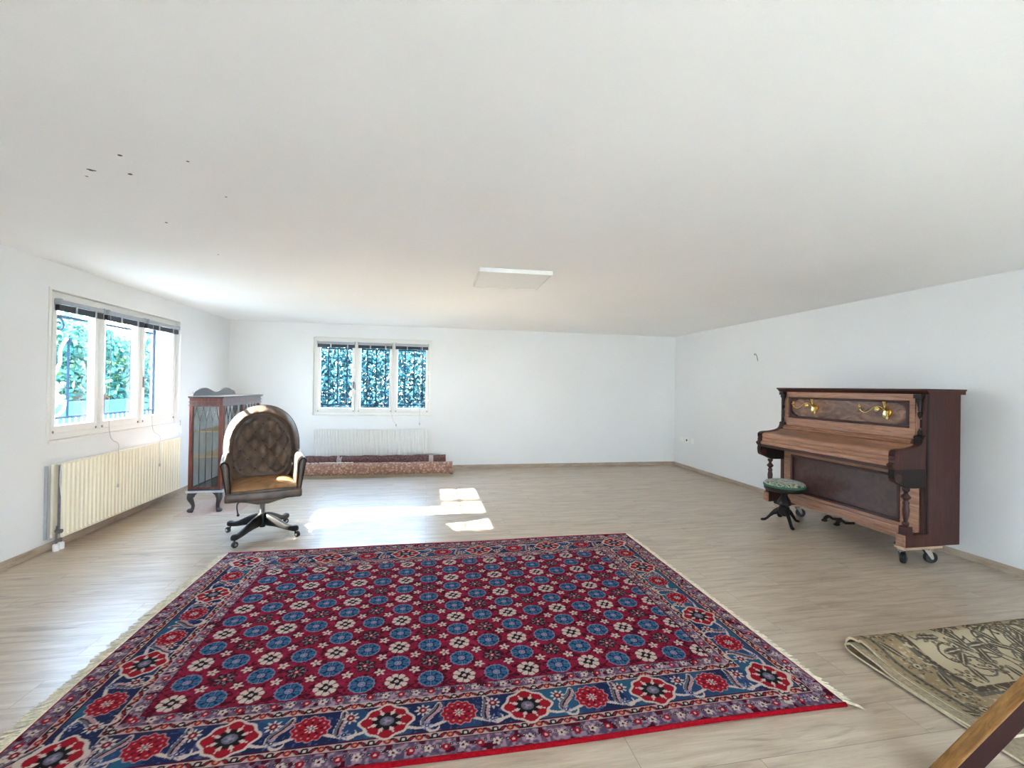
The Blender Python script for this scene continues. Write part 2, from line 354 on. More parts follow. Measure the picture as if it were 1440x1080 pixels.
window('window_2', MBk, BW[1]-BW[0], BW[3]-BW[2], (.665, 1.262), (1, 0, 0))

MD = Matrix.Translation((DW[1], YF, DW[2])) @ Matrix.Rotation(PI, 4, 'Z')
window('fill_door_1', MD, DW[1]-DW[0], DW[3]-DW[2], (1.0,), (0, 0))  # added door that lets fill daylight into the near half

# blinds drawn up on every sash, with cords hanging over the sill
def blind(M, a, b, Hh, label, grp, cord=None, drop=None, slant=0):
    t = thing('venetian_blind', label, 'blind', group=grp); t.matrix_world = M
    zt = Hh-.052-.03
    bm = new(); bbox(bm, a, b, -.028, .02, zt-.022, zt+.012, .005); obj('headrail', bm, 'headrail', t)
    bm = new()
    for k in range(8): bbox(bm, a+.008, b-.008, -.018, .014, zt-.032-k*.0065-.0035, zt-.032-k*.0065+.0022, .001, 1)
    obj('slat_stack', bm, 'blind', t)
    for q in (.36, .80):
        bm = new(); x = a+(b-a)*q; bbox(bm, x-.010, x+.010, -.0225, .018, zt-.088, zt-.02, .002); obj('ladder_tape', bm, 'tape', t)
    for q in (a+.012, b-.012):
        bm = new(); bbox(bm, q-.010, q+.010, -.034, .018, zt-.028, zt+.018, .003); obj('end_bracket', bm, 'headrail', t)
    if cord is not None:
        bm = new(); zb = drop
        tube(bm, smoothpath([(cord, -.036, zt-.01), (cord+.002, -.038, zt-.5), (cord+slant*.4, -.044, .02)]+([] if slant else [(cord, -.120, -.10), (cord, -.124, -.2)])+[(cord+slant, -.040 if slant else -.125, zb+.02)], 6), .0022, 6)
        obj('cord', bm, 'cord', t)
        bm = new(); lathe(bm, [(.003, .03), (.007, .024), (.009, 0), (.004, -.008)], (cord+slant, -.040 if slant else -.125, zb), seg=10); obj('cord_weight', bm, 'cord', t, 1)
    return t
g1 = None
wl = [.054, .595, .635, 1.225, 1.265, LW[1]-LW[0]-.054]
blind(ML, wl[0], wl[1], 1.26, 'dark blind drawn up on the first sash of the left wall window, nearest the camera', g1)
blind(ML, wl[2], wl[3], 1.26, 'dark blind on the middle left window sash, long cord hanging over the radiator', g1, .655, -.52)
blind(ML, wl[4], wl[5], 1.26, 'dark blind drawn up on the left wall window sash next to the glazed cabinet', g1, 1.345, -.44)
wb = [.054, .645, .685, 1.242, 1.282, BW[1]-BW[0]-.054]
blind(MBk, wb[0], wb[1], 1.27, 'dark blind drawn up on the leftmost sash of the back wall window', g1)
blind(MBk, wb[2], wb[3], 1.27, 'dark blind drawn up on the middle sash of the back wall window, slanting cord', g1, 1.20, -.17, .12)
blind(MBk, wb[4], wb[5], 1.27, 'dark blind drawn up on the rightmost sash of the back wall window', g1, 1.70, -.15, .001)
for (q, lab) in (((.612, -.02, 1.10), 'white tilt wand hanging between the first two sashes of the left window'), ((1.945, -.02, 1.10), 'white tilt wand hanging at the cabinet end of the left window')):
    bm = new(); lathe(bm, [(.005, 0), (.007, -.02), (.005, -.04), (.005, -.16), (.009, -.18), (.005, -.20), (.005, -.62), (.010, -.64), (.010, -.70), (.004, -.72)], q, seg=8)
    o = obj('tilt_wand', bm, 'white', None, 1); o.matrix_world = ML; tag(o, lab, 'wand')

# radiators
def radiator(M, L, zb, zt, mat, label, ribs, valve):
    t = thing('panel_radiator', label, 'radiator'); t.matrix_world = M       # X along wall, Y out of the wall into the room (negative Y), Z up
    bm = new(); n = ribs; p = L/n; yf = -.105
    prof = []
    for k in range(n):
        x = k*p; prof += [(x+p*.08, yf+.011), (x+p*.24, yf), (x+p*.76, yf), (x+p*.92, yf+.011)]
    prof = [(0, yf+.02), (0, yf+.006)] + prof + [(L, yf+.006), (L, yf+.02)]
    prism(bm, prof, zb, zt, lambda u, v, w: Vector((u, v, w)))
    bbox(bm, 0, L, yf+.002, yf+.016, zt-.016, zt+.002, .003); bbox(bm, 0, L, yf+.002, yf+.016, zb-.002, zb+.014, .003)
    obj('front_panel', bm, mat, t)
    bm = new(); bbox(bm, -.02, L, -.042, -.024, zb, zt-.012, .004); obj('back_panel', bm, 'radwhite' if mat == 'radwhite' else mat, t)
    bm = new()
    for k in range(int(L/.05)): box(bm, .03+k*.05, .032+k*.05, yf+.02, -.042, zb+.02, zt-.03)
    obj('convector_fins', bm, 'raddark', t)
    bm = new(); bbox(bm, .0, L, yf+.02, -.042, zt-.016, zt-.006, .002); obj('top_grille', bm, 'radwhite', t)
    for x in (.25, L-.25):
        bm = new(); box(bm, x-.015, x+.015, -.024, .0, zb+.05, zt-.06); obj('hanger', bm, 'steel', t)
    if valve:
        for x, y in ((-.022, -.072), (.03, -.072)):
            bm = new(); tube(bm, [(x, y, .03), (x, y, zb+.03), (x+.01, y, zb+.10)], .008, 8); obj('supply_pipe', bm, 'steel', t, 1)
            bm = new(); lathe(bm, [(.022, 0), (.022, .05), (.016, .056), (.009, .06)], (x, y, .0), seg=16); obj('pipe_collar', bm, 'white', t, 1)
        bm = new(); lathe(bm, [(.012, 0), (.017, .01), (.017, .045), (.010, .05)], (-.03, -.072, zb+.06), (0, -1, 0), 14); obj('valve', bm, 'steel', t, 1)
        bm = new(); tube(bm, smoothpath([(-.012, -.09, zt-.02), (-.018, -.09, zt-.16), (.0, -.09, zt-.30)], 6), .003, 6); obj('bleed_wire', bm, 'white', t)
    return t
MRL = Matrix.Translation((XL, 4.385, 0)) @ Matrix.Rotation(R(90), 4, 'Z')
radiator(MRL, 1.815, .105, .725, 'cream', 'long cream ribbed panel radiator under the left wall window', 36, True)
MRB = Matrix.Translation((-1.775, YB, 0))
radiator(MRB, 1.78, .12, .685, 'radwhite', 'pale grey ribbed panel radiator on the back wall behind the rolled rugs', 44, True)
# flat grey strip that paints in the shadow gap beside the left radiator
bm = new(); bbox(bm, XL, XL+.022, 4.330, 4.346, .10, .705, .003); tag(obj('shadow_gap_strip', bm, 'headrail'), 'slim upright grey strip standing in for the shadow gap beside the cream radiator', 'painted shadow')
# shutter strap and its small winder by the left window
t = thing('blind_strap', 'thin white blind strap with small winder box below the left window end', 'strap', (XL, 6.335+.04, 0))
bm = new(); bbox(bm, .001, .016, -.022, .022, .76, .86, .004); obj('winder_box', bm, 'white', t)
bm = new(); box(bm, .004, .006, -.007, .007, .86, .93); obj('strap', bm, 'tape', t)

# sockets and wall hook
def plate(y, z, label, hole):
    t = thing('wall_socket' if hole else 'socket_plate', label, 'socket' if hole else 'socket plate', (XR, y, z))
    bm = new(); bbox(bm, -.010, 0, -.041, .041, -.041, .041, .004); obj('plate', bm, 'white', t)
    if hole:
        bm = new(); lathe(bm, [(.021, 0), (.021, .0015)], (-.010, 0, 0), (-1, 0, 0), 18); obj('socket_hole', bm, 'hole', t)
plate(7.50, .51, 'blank white plate nearest the room corner, beside the socket on the right wall', False)
plate(7.33, .51, 'white power socket with dark round hole low on the right wall', True)
plate(7.16, .51, 'blank white plate on the right wall, on the piano side of the socket', False)
bm = new(); tube(bm, smoothpath([(XR, 5.66, 1.915), (XR-.03, 5.64, 1.93), (XR-.035, 5.60, 1.925), (XR-.025, 5.585, 1.87), (XR-.02, 5.58, 1.83)], 6), .004, 6)
tag(obj('wall_hook', bm, 'steel', None, 1), 'small bent wire hook high on the right wall', 'hook')

# ceiling light panel (switched off)
t = thing('ceiling_light', 'square white flat light panel on the ceiling, switched off', 'ceiling light', (.716, 4.0, H), R(-1))
bm = new(); s = .31
for (a, b, c, d) in ((-s, s, -s, -s+.014), (-s, s, s-.014, s), (-s, -s+.014, -s+.014, s-.014), (s-.014, s, -s+.014, s-.014)): bbox(bm, a, b, c, d, -.036, 0, .002)
obj('frame', bm, 'radwhite', t)
bm = new(); box(bm, -s+.014, s-.014, -s+.014, s-.014, -.033, -.004); obj('diffuser', bm, 'white', t)

# ------------------------------------------------------------------ outdoors
bm = new(); box(bm, -40, 30, -20, 45, -.6, -.35); obj('garden_ground', bm, 'ground', kind='structure')
bm = new(); box(bm, -4, 7, YF-WT-9, YF-WT, -.12, -.04); obj('bounce_terrace', bm, 'bounce_terrace', kind='structure')  # unseen terrace, added to throw sunlight up to the ceiling
def hedge(name, label, x0, x1, y0, y1, h, n, mat, size, cat='hedge'):
    """a clipped hedge: many small folded leaves through its outer shell, around a few stems"""
    t = thing(name, label, cat, (0, 0, 0))
    N = n; P = rng.random((N, 3))
    X = x0+(x1-x0)*P[:, 0]; Y = y0+(y1-y0)*P[:, 1]; Z = -.35+(h+.35)*P[:, 2]**.9
    Z = Z + (.16*np.sin(X*3.1+Y*1.7)+.12*np.sin(X*7.3-Y*5.1))*(P[:, 2])
    nrm = rng.normal(size=(N, 3)); nrm[:, 2] += .5; nrm /= np.linalg.norm(nrm, axis=1)[:, None]
    a = np.cross(nrm, rng.normal(size=(N, 3))); a /= np.linalg.norm(a, axis=1)[:, None]; b = np.cross(nrm, a)
    sz = size*(.55+.9*rng.random(N))[:, None]; c = np.stack([X, Y, Z], 1)
    V = np.empty((N, 6, 3))
    for i, (p, q, w) in enumerate(((-1, 0, 0), (-.3, .42, .12), (.45, .38, .1), (1, 0, -.05), (.45, -.38, .1), (-.3, -.42, .12))): V[:, i] = c + a*sz*p + b*sz*q + nrm*sz*w
    idx = np.arange(N)[:, None]*6; Fq = np.concatenate([idx+np.array([0, 1, 2, 3]), idx+np.array([0, 3, 4, 5])], 1).reshape(-1)
    me = bpy.data.meshes.new('foliage'); me.vertices.add(N*6); me.vertices.foreach_set('co', V.reshape(-1))
    me.loops.add(N*8); me.loops.foreach_set('vertex_index', Fq); me.polygons.add(N*2); me.polygons.foreach_set('loop_start', np.arange(N*2)*4); me.polygons.foreach_set('loop_total', np.full(N*2, 4))
    me.update(); me.validate(); me.materials.append(MATS[mat]); o = bpy.data.objects.new('foliage', me); COL.objects.link(o); o.parent = t
    bm = new(); L = max(x1-x0, y1-y0)
    for k in range(int(L/.8)):
        f = (k+.5)/int(L/.8); px = x0+(x1-x0)*(f if x1-x0 > y1-y0 else .5); py = y0+(y1-y0)*(f if y1-y0 >= x1-x0 else .5)
        tube(bm, smoothpath([(px, py, -.36), (px+.05, py+.04, .5), (px-.06, py+.03, 1.3), (px+.03, py, h*.85)], 4), [.035-.028*i/12 for i in range(13)], 6)
    obj('stems', bm, 'stem', t, 1)
    return t
hedge('hedge', 'tall green hedge seen through the back wall window', -6.0, 2.2, 10.9, 12.0, HEDGE_B, 62000, 'leafb', .048)
hedge('hedge', 'tall sunlit green hedge seen through the left wall window', -9.6, -8.2, 8.5, 20.5, HEDGE_L, 30000, 'leaf', .09)
# low blue-grey board fence
bm = new()
for k in range(14): bbox(bm, -7.05, -7.0, 9.0+k*.62, 9.0+k*.62+.60, -.36, .98, .004)
box(bm, -7.0, -6.95, 9.0, 9.0+14*.62, .7, .8); tag(obj('board_fence', bm, 'bluefence'), 'low blue grey board fence in front of the sunlit hedge', 'fence')

def spiral(c, r0, r1, a0, turns, n=26):
    return [(c[0]+(r0+(r1-r0)*i/n)*math.cos(a0+turns*2*PI*i/n), c[1]+(r0+(r1-r0)*i/n)*math.sin(a0+turns*2*PI*i/n)) for i in range(n+1)]
def grille(M, W, Hh, label, rich):
    t = thing('window_grille', label, 'grille'); t.matrix_world = M; y = WT-.04
    bm = new()
    for z in (.02, .16, Hh-.16, Hh-.02): box(bm, 0, W, y-.012, y+.012, z-.011, z+.011)
    for x in (.01, W-.01): box(bm, x-.012, x+.012, y-.012, y+.012, 0, Hh)
    obj('outer_bars', bm, 'iron', t)
    cols = [W*(k+.5)/3 for k in range(3)]
    if rich:
        for cx in (cols[0]-.12, cols[0]+.28): bm = new(); tube(bm, [(cx, y, .16), (cx, y, Hh-.38)], .011, 6); ball(bm, (cx, y, Hh-.372), .024, seg=8); obj('upright_bar', bm, 'iron', t, 1)
        for x, zt in [(cols[1]+k+.02, Hh-.36) for k in (-.09, .0, .09)]+[(cols[2]+k, Hh-.3) for k in (-.12, .0, .12)]:
            bm = new(); tube(bm, [(x, y, .16), (x, y, zt)], .011, 6); obj('upright_bar', bm, 'iron', t, 1)
        bm = new(); box(bm, cols[1]-.10, cols[1]+.14, y-.01, y+.01, Hh-.37, Hh-.35); obj('cross_bar', bm, 'iron', t)
        for (cx, s) in ((cols[0]-.10, 1), (cols[0]+.16, -1), (cols[1]+.02, 1), (cols[2], -1)):
            bm = new(); p = spiral((cx, Hh-.24), .075, .018, 0 if s > 0 else PI, 1.4*s)
            tube(bm, [(a, y, b) for a, b in p], .0085, 6); obj('scroll', bm, 'iron', t, 1)
        # pale S scroll with a rose, the centre piece of the nearest light
        bm = new(); cx = cols[0]+.10
        tube(bm, smoothpath([(cx+.13, y-.02, Hh-.36), (cx+.06, y-.02, Hh-.46), (cx+.05, y-.02, Hh-.60), (cx-.02, y-.02, Hh-.70), (cx-.10, y-.02, Hh-.80), (cx-.13, y-.02, Hh-.92), (cx-.08, y-.02, Hh-1.04), (cx+.02, y-.02, Hh-1.08), (cx+.10, y-.02, Hh-1.03), (cx+.12, y-.02, Hh-.94)], 6), .012, 7)
        obj('scroll', bm, 'ironw', t, 1)
        bm = new()
        for k in range(9):
            a = k*2.4; r = .012+.007*k; ball(bm, (cx+.02+r*math.cos(a), y-.03, Hh-.93+r*math.sin(a)), .026, 1, .45, .7, 8)
        for k in range(5): ball(bm, (cx-.04+.03*k, y-.03, Hh-.80+.02*math.sin(k*2)), .028, 1.2, .4, .5, 8)
        obj('rose', bm, 'ironw', t, 1)
        for k in range(int(W/.075)): bm = new(); tube(bm, [(.04+k*.075, y, .02), (.04+k*.075, y, .16)], .008, 6); obj('lower_baluster', bm, 'ironw', t, 1)
    else:
        for cx in cols:
            for k in (-.14, .01, .16): bm = new(); tube(bm, [(cx+k, y, .16), (cx+k, y, Hh-.16)], .010, 6); obj('upright_bar', bm, 'iron', t, 1)
        for cx in cols:
            for k, s in ((-.1, 1), (.1, -1)):
                bm = new(); tube(bm, [(a, y, b) for a, b in spiral((cx+k, .30), .09, .02, PI/2, 1.3*s)], .008, 6); obj('scroll', bm, 'iron', t, 1)
    return t
grille(ML, LW[1]-LW[0], LW[3]-LW[2], 'wrought iron scroll grille with a pale rose outside the left wall window', True)
grille(MBk, BW[1]-BW[0], BW[3]-BW[2], 'plain dark iron bar grille outside the back wall window', False)

# ------------------------------------------------------------------ patterned rugs, knot by knot
RED, DRED, CRIM = (.215, .012, .030), (.070, .005, .014), (.29, .010, .018)
NAVY, TEAL, BLUE, LAV = (.014, .020, .065), (.016, .065, .125), (.026, .115, .215), (.18, .19, .29)
CRM, BLK, MAUVE, PINK, GREY = (.52, .41, .35), (.016, .011, .012), (.14, .085, .125), (.40, .21, .22), (.11, .105, .13)
class Weave:
    def __init__(s, W, Hh, res):
        s.nx, s.ny = int(W/res)+1, int(Hh/res)+1; s.W, s.H = W, Hh
        s.x = np.linspace(0, W, s.nx); s.y = np.linspace(0, Hh, s.ny); s.c = np.zeros((s.ny, s.nx, 3))
    def win(s, cx, cy, r):
        i0, i1 = np.searchsorted(s.x, [cx-r, cx+r]); j0, j1 = np.searchsorted(s.y, [cy-r, cy+r])
        if i1 <= i0 or j1 <= j0: return None
        X, Y = np.meshgrid(s.x[i0:i1]-cx, s.y[j0:j1]-cy); return s.c[j0:j1, i0:i1], X, Y
    def stamp(s, cx, cy, r, fn, ang=0):
        w = s.win(cx, cy, r*1.05)
        if w is None: return
        C, X, Y = w; ca, sa = math.cos(-ang), math.sin(-ang); x = X*ca-Y*sa; y = X*sa+Y*ca
        for mask, col in fn(x, y, np.hypot(x, y), np.arctan2(y, x)): C[mask] = col
def vnoise(nx, ny, cell, amp_seed):
    g = np.random.default_rng(amp_seed).random((ny//cell+3, nx//cell+3))
    yy, xx = np.meshgrid(np.arange(ny)/cell, np.arange(nx)/cell, indexing='ij'); i, j = yy.astype(int), xx.astype(int); a, b = yy-i, xx-j
    a = a*a*(3-2*a); b = b*b*(3-2*b)
    return (g[i, j]*(1-a)*(1-b)+g[i+1, j]*a*(1-b)+g[i, j+1]*(1-a)*b+g[i+1, j+1]*a*b)
def m_rosette(x, y, r, t):
    R0 = .060*(1+.035*np.cos(16*t)); cell = np.cos(8*t)
    return [(r < R0, LAV), (r < R0-.005, BLUE), ((r < R0-.005) & (r > .046) & (cell < -.1), TEAL), ((r < .047) & (r > .026) & (cell > .25), NAVY), ((r < .047) & (r > .026) & (np.abs(cell) < .12), TEAL),
            ((r < R0-.004) & (r > .026) & ((np.abs(x) < .0022) | (np.abs(y) < .0022)), LAV), (r < .025, NAVY), (r < .019, LAV), ((r < .013) & (np.cos(5*t) > 0), BLUE), (r < .006, PINK)]
def m_white(x, y, r, t):
    pe = .056*(.80+.20*np.abs(np.cos(4*t))**.6)
    return [(r < pe, CRM), ((r < pe) & (r > .026) & (np.abs(np.sin(4*t)) > .97), DRED), (r < .026*(1+.25*np.cos(4*t)), BLK), (r < .010, CRM), (r < .005, PINK)]
def m_dark(x, y, r, t):
    pe = .055*(.82+.18*np.cos(7*t+.6)); return [(r < pe, BLK), ((r < pe-.008) & (np.cos(7*t+1.4) > .74) & (r > .016), GREY), ((r < pe-.012) & (np.cos(14*t) > .8) & (r > .02), PINK), (r < .014, CRIM), (r < .007, CRM)]
def m_star(x, y, r, t):
    pe = .028*(.36+.64*np.abs(np.cos(2.5*t+.4))**1.5); return [(r < pe, CRM), (r < .006, DRED)]
def m_big(x, y, r, t):
    rr = np.hypot(x/1.12, y); tt = np.arctan2(y, x/1.12); o = .096*(1+.055*np.cos(8*tt)+.05*np.cos(4*tt)); st = .052*(.62+.38*np.abs(np.cos(4*tt))**.8)
    return [(rr < o, CRM), (rr < o-.011, CRIM), ((rr < o-.018) & (rr > .055) & (np.cos(8*tt) < -.93), CRM), ((rr < .058) & (rr > .036) & (np.cos(8*tt) < -.35), CRM), (rr < st, BLK), (rr < .026, GREY), ((rr < .017) & (np.cos(3*tt) > -.2), LAV), (rr < .007, PINK)]
def m_ros(x, y, r, t):
    rr = np.hypot(x/1.1, y); tt = np.arctan2(y, x/1.1); o = .070*(1+.06*np.cos(12*tt))
    return [(rr < o, PINK), (rr < o-.0045, CRIM), ((rr < .054) & (rr > .047) & (np.cos(12*tt) > .55), PINK), ((rr < .042) & (rr > .026) & (np.cos(8*tt) > .6), DRED), (rr < .024*(.7+.3*np.cos(8*tt)), CRM), (rr < .010, GREY), (rr < .005, CRM)]
def m_small(x, y, r, t):
    pe = .036*(.70+.30*np.cos(8*t)); return [(r < pe, CRM), (r < .017, BLK), ((r < .013), CRIM), (r < .006, CRM)]
def m_bluefl(x, y, r, t):
    pe = .026*(.65+.35*np.cos(6*t)); return [(r < pe, LAV), (r < .010, NAVY), (r < .004, CRM)]
def m_leaf(x, y, r, t):
    xb = x-.02*np.sin(y*28); e = (xb/.019)**2+(y/.070)**2; hook = (np.hypot(x-.022, y+.070) < .030) & (np.hypot(x-.022, y+.062) > .024) & (y < -.055)
    return [(hook, CRM), (e < 1.25, CRM), (e < 1, GREY), ((e < .86) & (xb > .002), PINK), ((np.abs(xb) < .0035) & (e < .9), BLK)]
RW, RH = 3.46, 2.33
def red_rug():
    w = Weave(RW, RH, .004); ny, nx = w.ny, w.nx; X, Y = np.meshgrid(w.x, w.y)
    d = np.minimum(np.minimum(X, RW-X), np.minimum(Y, RH-Y)); horiz = np.minimum(Y, RH-Y) <= np.minimum(X, RW-X); s = np.where(horiz, X, Y)
    n1, n2, n3 = vnoise(nx, ny, 3, 1), vnoise(nx, ny, 6, 2), vnoise(nx, ny, 40, 3)
    c = w.c; c[:] = RED
    # field: crimson with a darker trellis and tiny twigs
    tre = np.abs(np.sin((X-.07)*PI/.16+(Y)*PI/.1415))*np.abs(np.sin((X-.07)*PI/.16-(Y)*PI/.1415)); c[tre < .06] = DRED; c[(n2 > .64) & (n1 > .40)] = DRED; c[(n2 < .25) & (n1 < .45)] = (.30, .015, .055); ring = np.abs(np.sin((X+.02)*PI/.08))*np.abs(np.sin((Y+.03)*PI/.0707)); c[(ring > .86) & (n1 > .5)] = (.055, .004, .012)
    # mottled guards, cream guards, main border
    def mottled(a, b, off):
        mk = (d >= a) & (d < b); c[mk] = MAUVE; q = mk & (n1 > .60); c[q] = (.30, .20, .25); q = mk & (n1 < .30); c[q] = (.085, .055, .11); q = mk & (n2 > .74); c[q] = DRED
        mid = (a+b)/2; ph = (s+off) % .135; fl = np.hypot(ph-.034, d-mid); c[mk & (fl < .017)] = CRIM; c[mk & (fl < .006)] = CRM
        fl = np.hypot(ph-.101, (d-mid)); an = np.arctan2(d-mid, ph-.101); c[mk & (fl < .020*(.5+.5*np.abs(np.cos(2.5*an))))] = CRM; c[mk & (fl < .006)] = DRED
        for q in (.012, .056, .08, .123): c[mk & (np.hypot(ph-q, d-mid+.014*np.sin(q*300)) < .007)] = BLK
        for q in (.012, .056, .08, .123): c[mk & (np.hypot(ph-q, d-mid+.014*np.sin(q*300)) < .003)] = CRM
    def cream(a, b, off):
        mk = (d >= a) & (d < b); c[mk] = (.44, .31, .275); mid = (a+b)/2; ph = (s+off) % .124
        for q, col, col2 in ((.0, BLK, CRM), (.062, CRIM, (.4, .24, .1))):
            e = np.hypot(((ph-q+.062) % .124)-.062, d-mid); c[mk & (e < .015)] = col; c[mk & (e < .0065)] = col2
        for q, sg in ((.031, 1), (.093, -1)):
            u_ = ((ph-q+.062) % .124)-.062; v_ = (d-mid)*sg; e = ((u_*.80+v_*.6)/.024)**2+((-u_*.6+v_*.80)/.0085)**2; c[mk & (e < 1)] = BLK; c[mk & (e < .25)] = CRIM
        c[mk & ((d < a+.0035) | (d >= b-.0035))] = DRED
    mottled(.0, .078, 0); cream(.078, .122, 0)
    mb = (d >= .122) & (d < .300); c[mb] = NAVY; c[mb & (n3 > .55)] = (.022, .050, .12); c[mb & (n3 > .72)] = (.020, .085, .15); c[mb & (n1 > .78)] = (.05, .06, .14)
    cream(.300, .344, .03); mottled(.344, .402, .05); c[(d >= .122) & (d < .128)] = DRED; c[(d >= .398) & (d < .404)] = DRED
    c[(np.minimum(X, RW-X) < .008)] = CRIM
    # field flowers on the trellis
    ou, ov = 1.57, 1.745; fx0, fx1, fy0, fy1 = .404, RW-.404, .404, RH-.404
    sub = w.c.copy()
    for j in range(-3, 12):
        for i in range(-14, 14):
            x = .035+.16*i+ou; y = 2.212+.1415*j-ov
            if not (fx0-.03 < x < fx1+.03 and fy0-.01 < y < fy1+.03): continue
            if (i+j) % 2 == 0: w.stamp(x, y, .064, m_rosette)
            elif j % 2 == 0: w.stamp(x, y, .058, m_white, .2)
            else:
                w.stamp(x, y, .056, m_dark, rng.random()*6)
            if j % 2: 
                if (i+j) % 2: w.stamp(x+.076, y-.062, .033, m_star, rng.random()*6); w.stamp(x-.076, y-.062, .033, m_star, rng.random()*6); w.stamp(x+.076, y+.062, .033, m_star, rng.random()*6); w.stamp(x-.076, y+.062, .033, m_star, rng.random()*6)
    out = ~((X > fx0) & (X < fx1) & (Y > fy0) & (Y < fy1)); w.c[out] = sub[out]; c = w.c
    # main border motifs
    CB = .212
    def side(pos_big, pos_ros, fixed, vertical, inward):
        at = (lambda q, o: (fixed+o*inward, q)) if vertical else (lambda q, o: (q, fixed+o*inward))
        base_ang = (PI/2 if vertical else 0)+(PI if inward < 0 else 0)
        dd = (X-fixed) if vertical else (Y-fixed); ss = Y if vertical else X; dd = dd*inward
        per = (pos_big[1]-pos_big[0]) if len(pos_big) > 1 else .6
        on = mb & ((np.abs(dd) < .09)) & (horiz != vertical)
        for b0, b1 in zip(pos_big, pos_big[1:]):
            f = (ss-b0)/(b1-b0); tk = .0055+.004*np.abs(np.cos(f*2*PI)); wv = -.010-.052*np.abs(np.sin(f*2*PI))**1.3*np.sign(np.sin(f*PI))
            c[on & (f > 0) & (f < 1) & (np.abs(dd-wv) < tk)] = CRM
        for q in pos_ros:
            for sgn in (-1, 1):
                w.stamp(*at(q+sgn*.118, .012), .105, m_leaf, base_ang+(.25*sgn)+(PI if sgn*inward*(1 if not vertical else -1) < 0 else 0)*0)
            w.stamp(*at(q, .004), .082, m_ros, base_ang)
        for q in pos_big:
            for sgn in (-1, 1):
                w.stamp(*at(q+sgn*.150, .040), .040, m_small); w.stamp(*at(q+sgn*.165, -.050), .028, m_bluefl)
            w.stamp(*at(q, 0), .125, m_big, base_ang)
    ub = [1.057+ou-.605*k for k in range(-1, 6)]; ub[0] = RW-CB; ub[-1] = CB; ub = sorted(ub)
    ur = [(a+b)/2 for a, b in zip(ub, ub[1:])]
    vb = [CB, .80, 1.56, RH-CB]; vr = [.51, 1.04, 1.30, 1.85]
    side(ub, ur, CB, False, 1); side(ub, ur, RH-CB, False, -1); side(vb, vr, CB, True, 1); side(vb, vr, RW-CB, True, -1)
    return w
def weave_mesh(name, w, to, parent, thick, mat='pile'):
    ny, nx = w.ny, w.nx; X, Y = np.meshgrid(w.x, w.y); V = to(X, Y).reshape(-1, 3)
    i = (np.arange(ny-1)[:, None]*nx+np.arange(nx-1)[None, :]).reshape(-1); Fq = np.stack([i, i+1, i+nx+1, i+nx], 1)
    me = bpy.data.meshes.new(name); me.vertices.add(len(V)); me.vertices.foreach_set('co', V.reshape(-1)); me.loops.add(Fq.size); me.loops.foreach_set('vertex_index', Fq.reshape(-1))
    me.polygons.add(len(Fq)); me.polygons.foreach_set('loop_start', np.arange(len(Fq))*4); me.polygons.foreach_set('loop_total', np.full(len(Fq), 4)); me.update()
    at = me.color_attributes.new('pile', 'FLOAT_COLOR', 'POINT'); at.data.foreach_set('color', np.concatenate([w.c.reshape(-1, 3), np.ones((ny*nx, 1))], 1).astype(np.float32).reshape(-1))
    me.materials.append(MATS[mat]); me.shade_smooth(); o = bpy.data.objects.new(name, me); COL.objects.link(o); o.parent = parent
    return o
w = red_rug()
# the rug lies a little out of square: its four corners on the floor
q00, q10, q11, q01 = np.array([-1.545, 1.742]), np.array([1.880, 1.738]), np.array([1.902, 4.085]), np.array([-1.590, 4.062])
def rug_to(X, Y):
    u, v = X/RW, Y/RH; P = (q00*((1-u)*(1-v))[..., None]+q10*(u*(1-v))[..., None]+q11*(u*v)[..., None]+q01*((1-u)*v)[..., None])
    P = P + np.stack([-.018*np.sin(v*PI)*(1-u)+0*u, .004*np.sin(u*9)], -1)
    z = .013+.0012*np.sin(X*5+Y*3)+.001*np.sin(Y*11-X*4); return np.concatenate([P, z[..., None]], -1)
t = thing('persian_rug', 'large red and blue patterned wool rug with ivory fringes spread on the oak floor', 'rug')
weave_mesh('pile_field', w, rug_to, t, .012)
bm = new(); pts = [rug_to(np.array(a), np.array(b)) for a, b in ((0., 0.), (RW, 0.), (RW, RH), (0., RH))]
def rug_edge(path, rad):
    tube(bm, path, rad, 8)
rug_edge([tuple(rug_to(np.array(RW*k/40.), np.array(0.)) + np.array([0, -.008, -.0045])) for k in range(41)], .0095)
obj('selvedge', bm, 'redwool', t, 1); bm = new()
rug_edge([tuple(rug_to(np.array(RW*k/40.), np.array(RH*1.)) + np.array([0, .006, -.004])) for k in range(41)], .009)
obj('selvedge', bm, 'redwool', t, 1)
bm = new()
nb = 24; top = [[bm.verts.new(tuple(rug_to(np.array(RW*a/nb), np.array(RH*b/8.)) + np.array([0, 0, -.004]))) for a in range(nb+1)] for b in range(9)]
lowr = [[bm.verts.new((v.co.x, v.co.y, .001)) for v in row] for row in top]
for b in range(8):
    for a in range(nb):
        bm.faces.new((top[b][a], top[b][a+1], top[b+1][a+1], top[b+1][a])); bm.faces.new((lowr[b][a], lowr[b+1][a], lowr[b+1][a+1], lowr[b][a+1]))
for a in range(nb):
    bm.faces.new((top[0][a], lowr[0][a], lowr[0][a+1], top[0][a+1])); bm.faces.new((top[8][a], top[8][a+1], lowr[8][a+1], lowr[8][a]))
for b in range(8):
    bm.faces.new((top[b][0], top[b+1][0], lowr[b+1][0], lowr[b][0])); bm.faces.new((top[b][nb], lowr[b][nb], lowr[b+1][nb], top[b+1][nb]))
obj('foundation', bm, 'redwool', t)
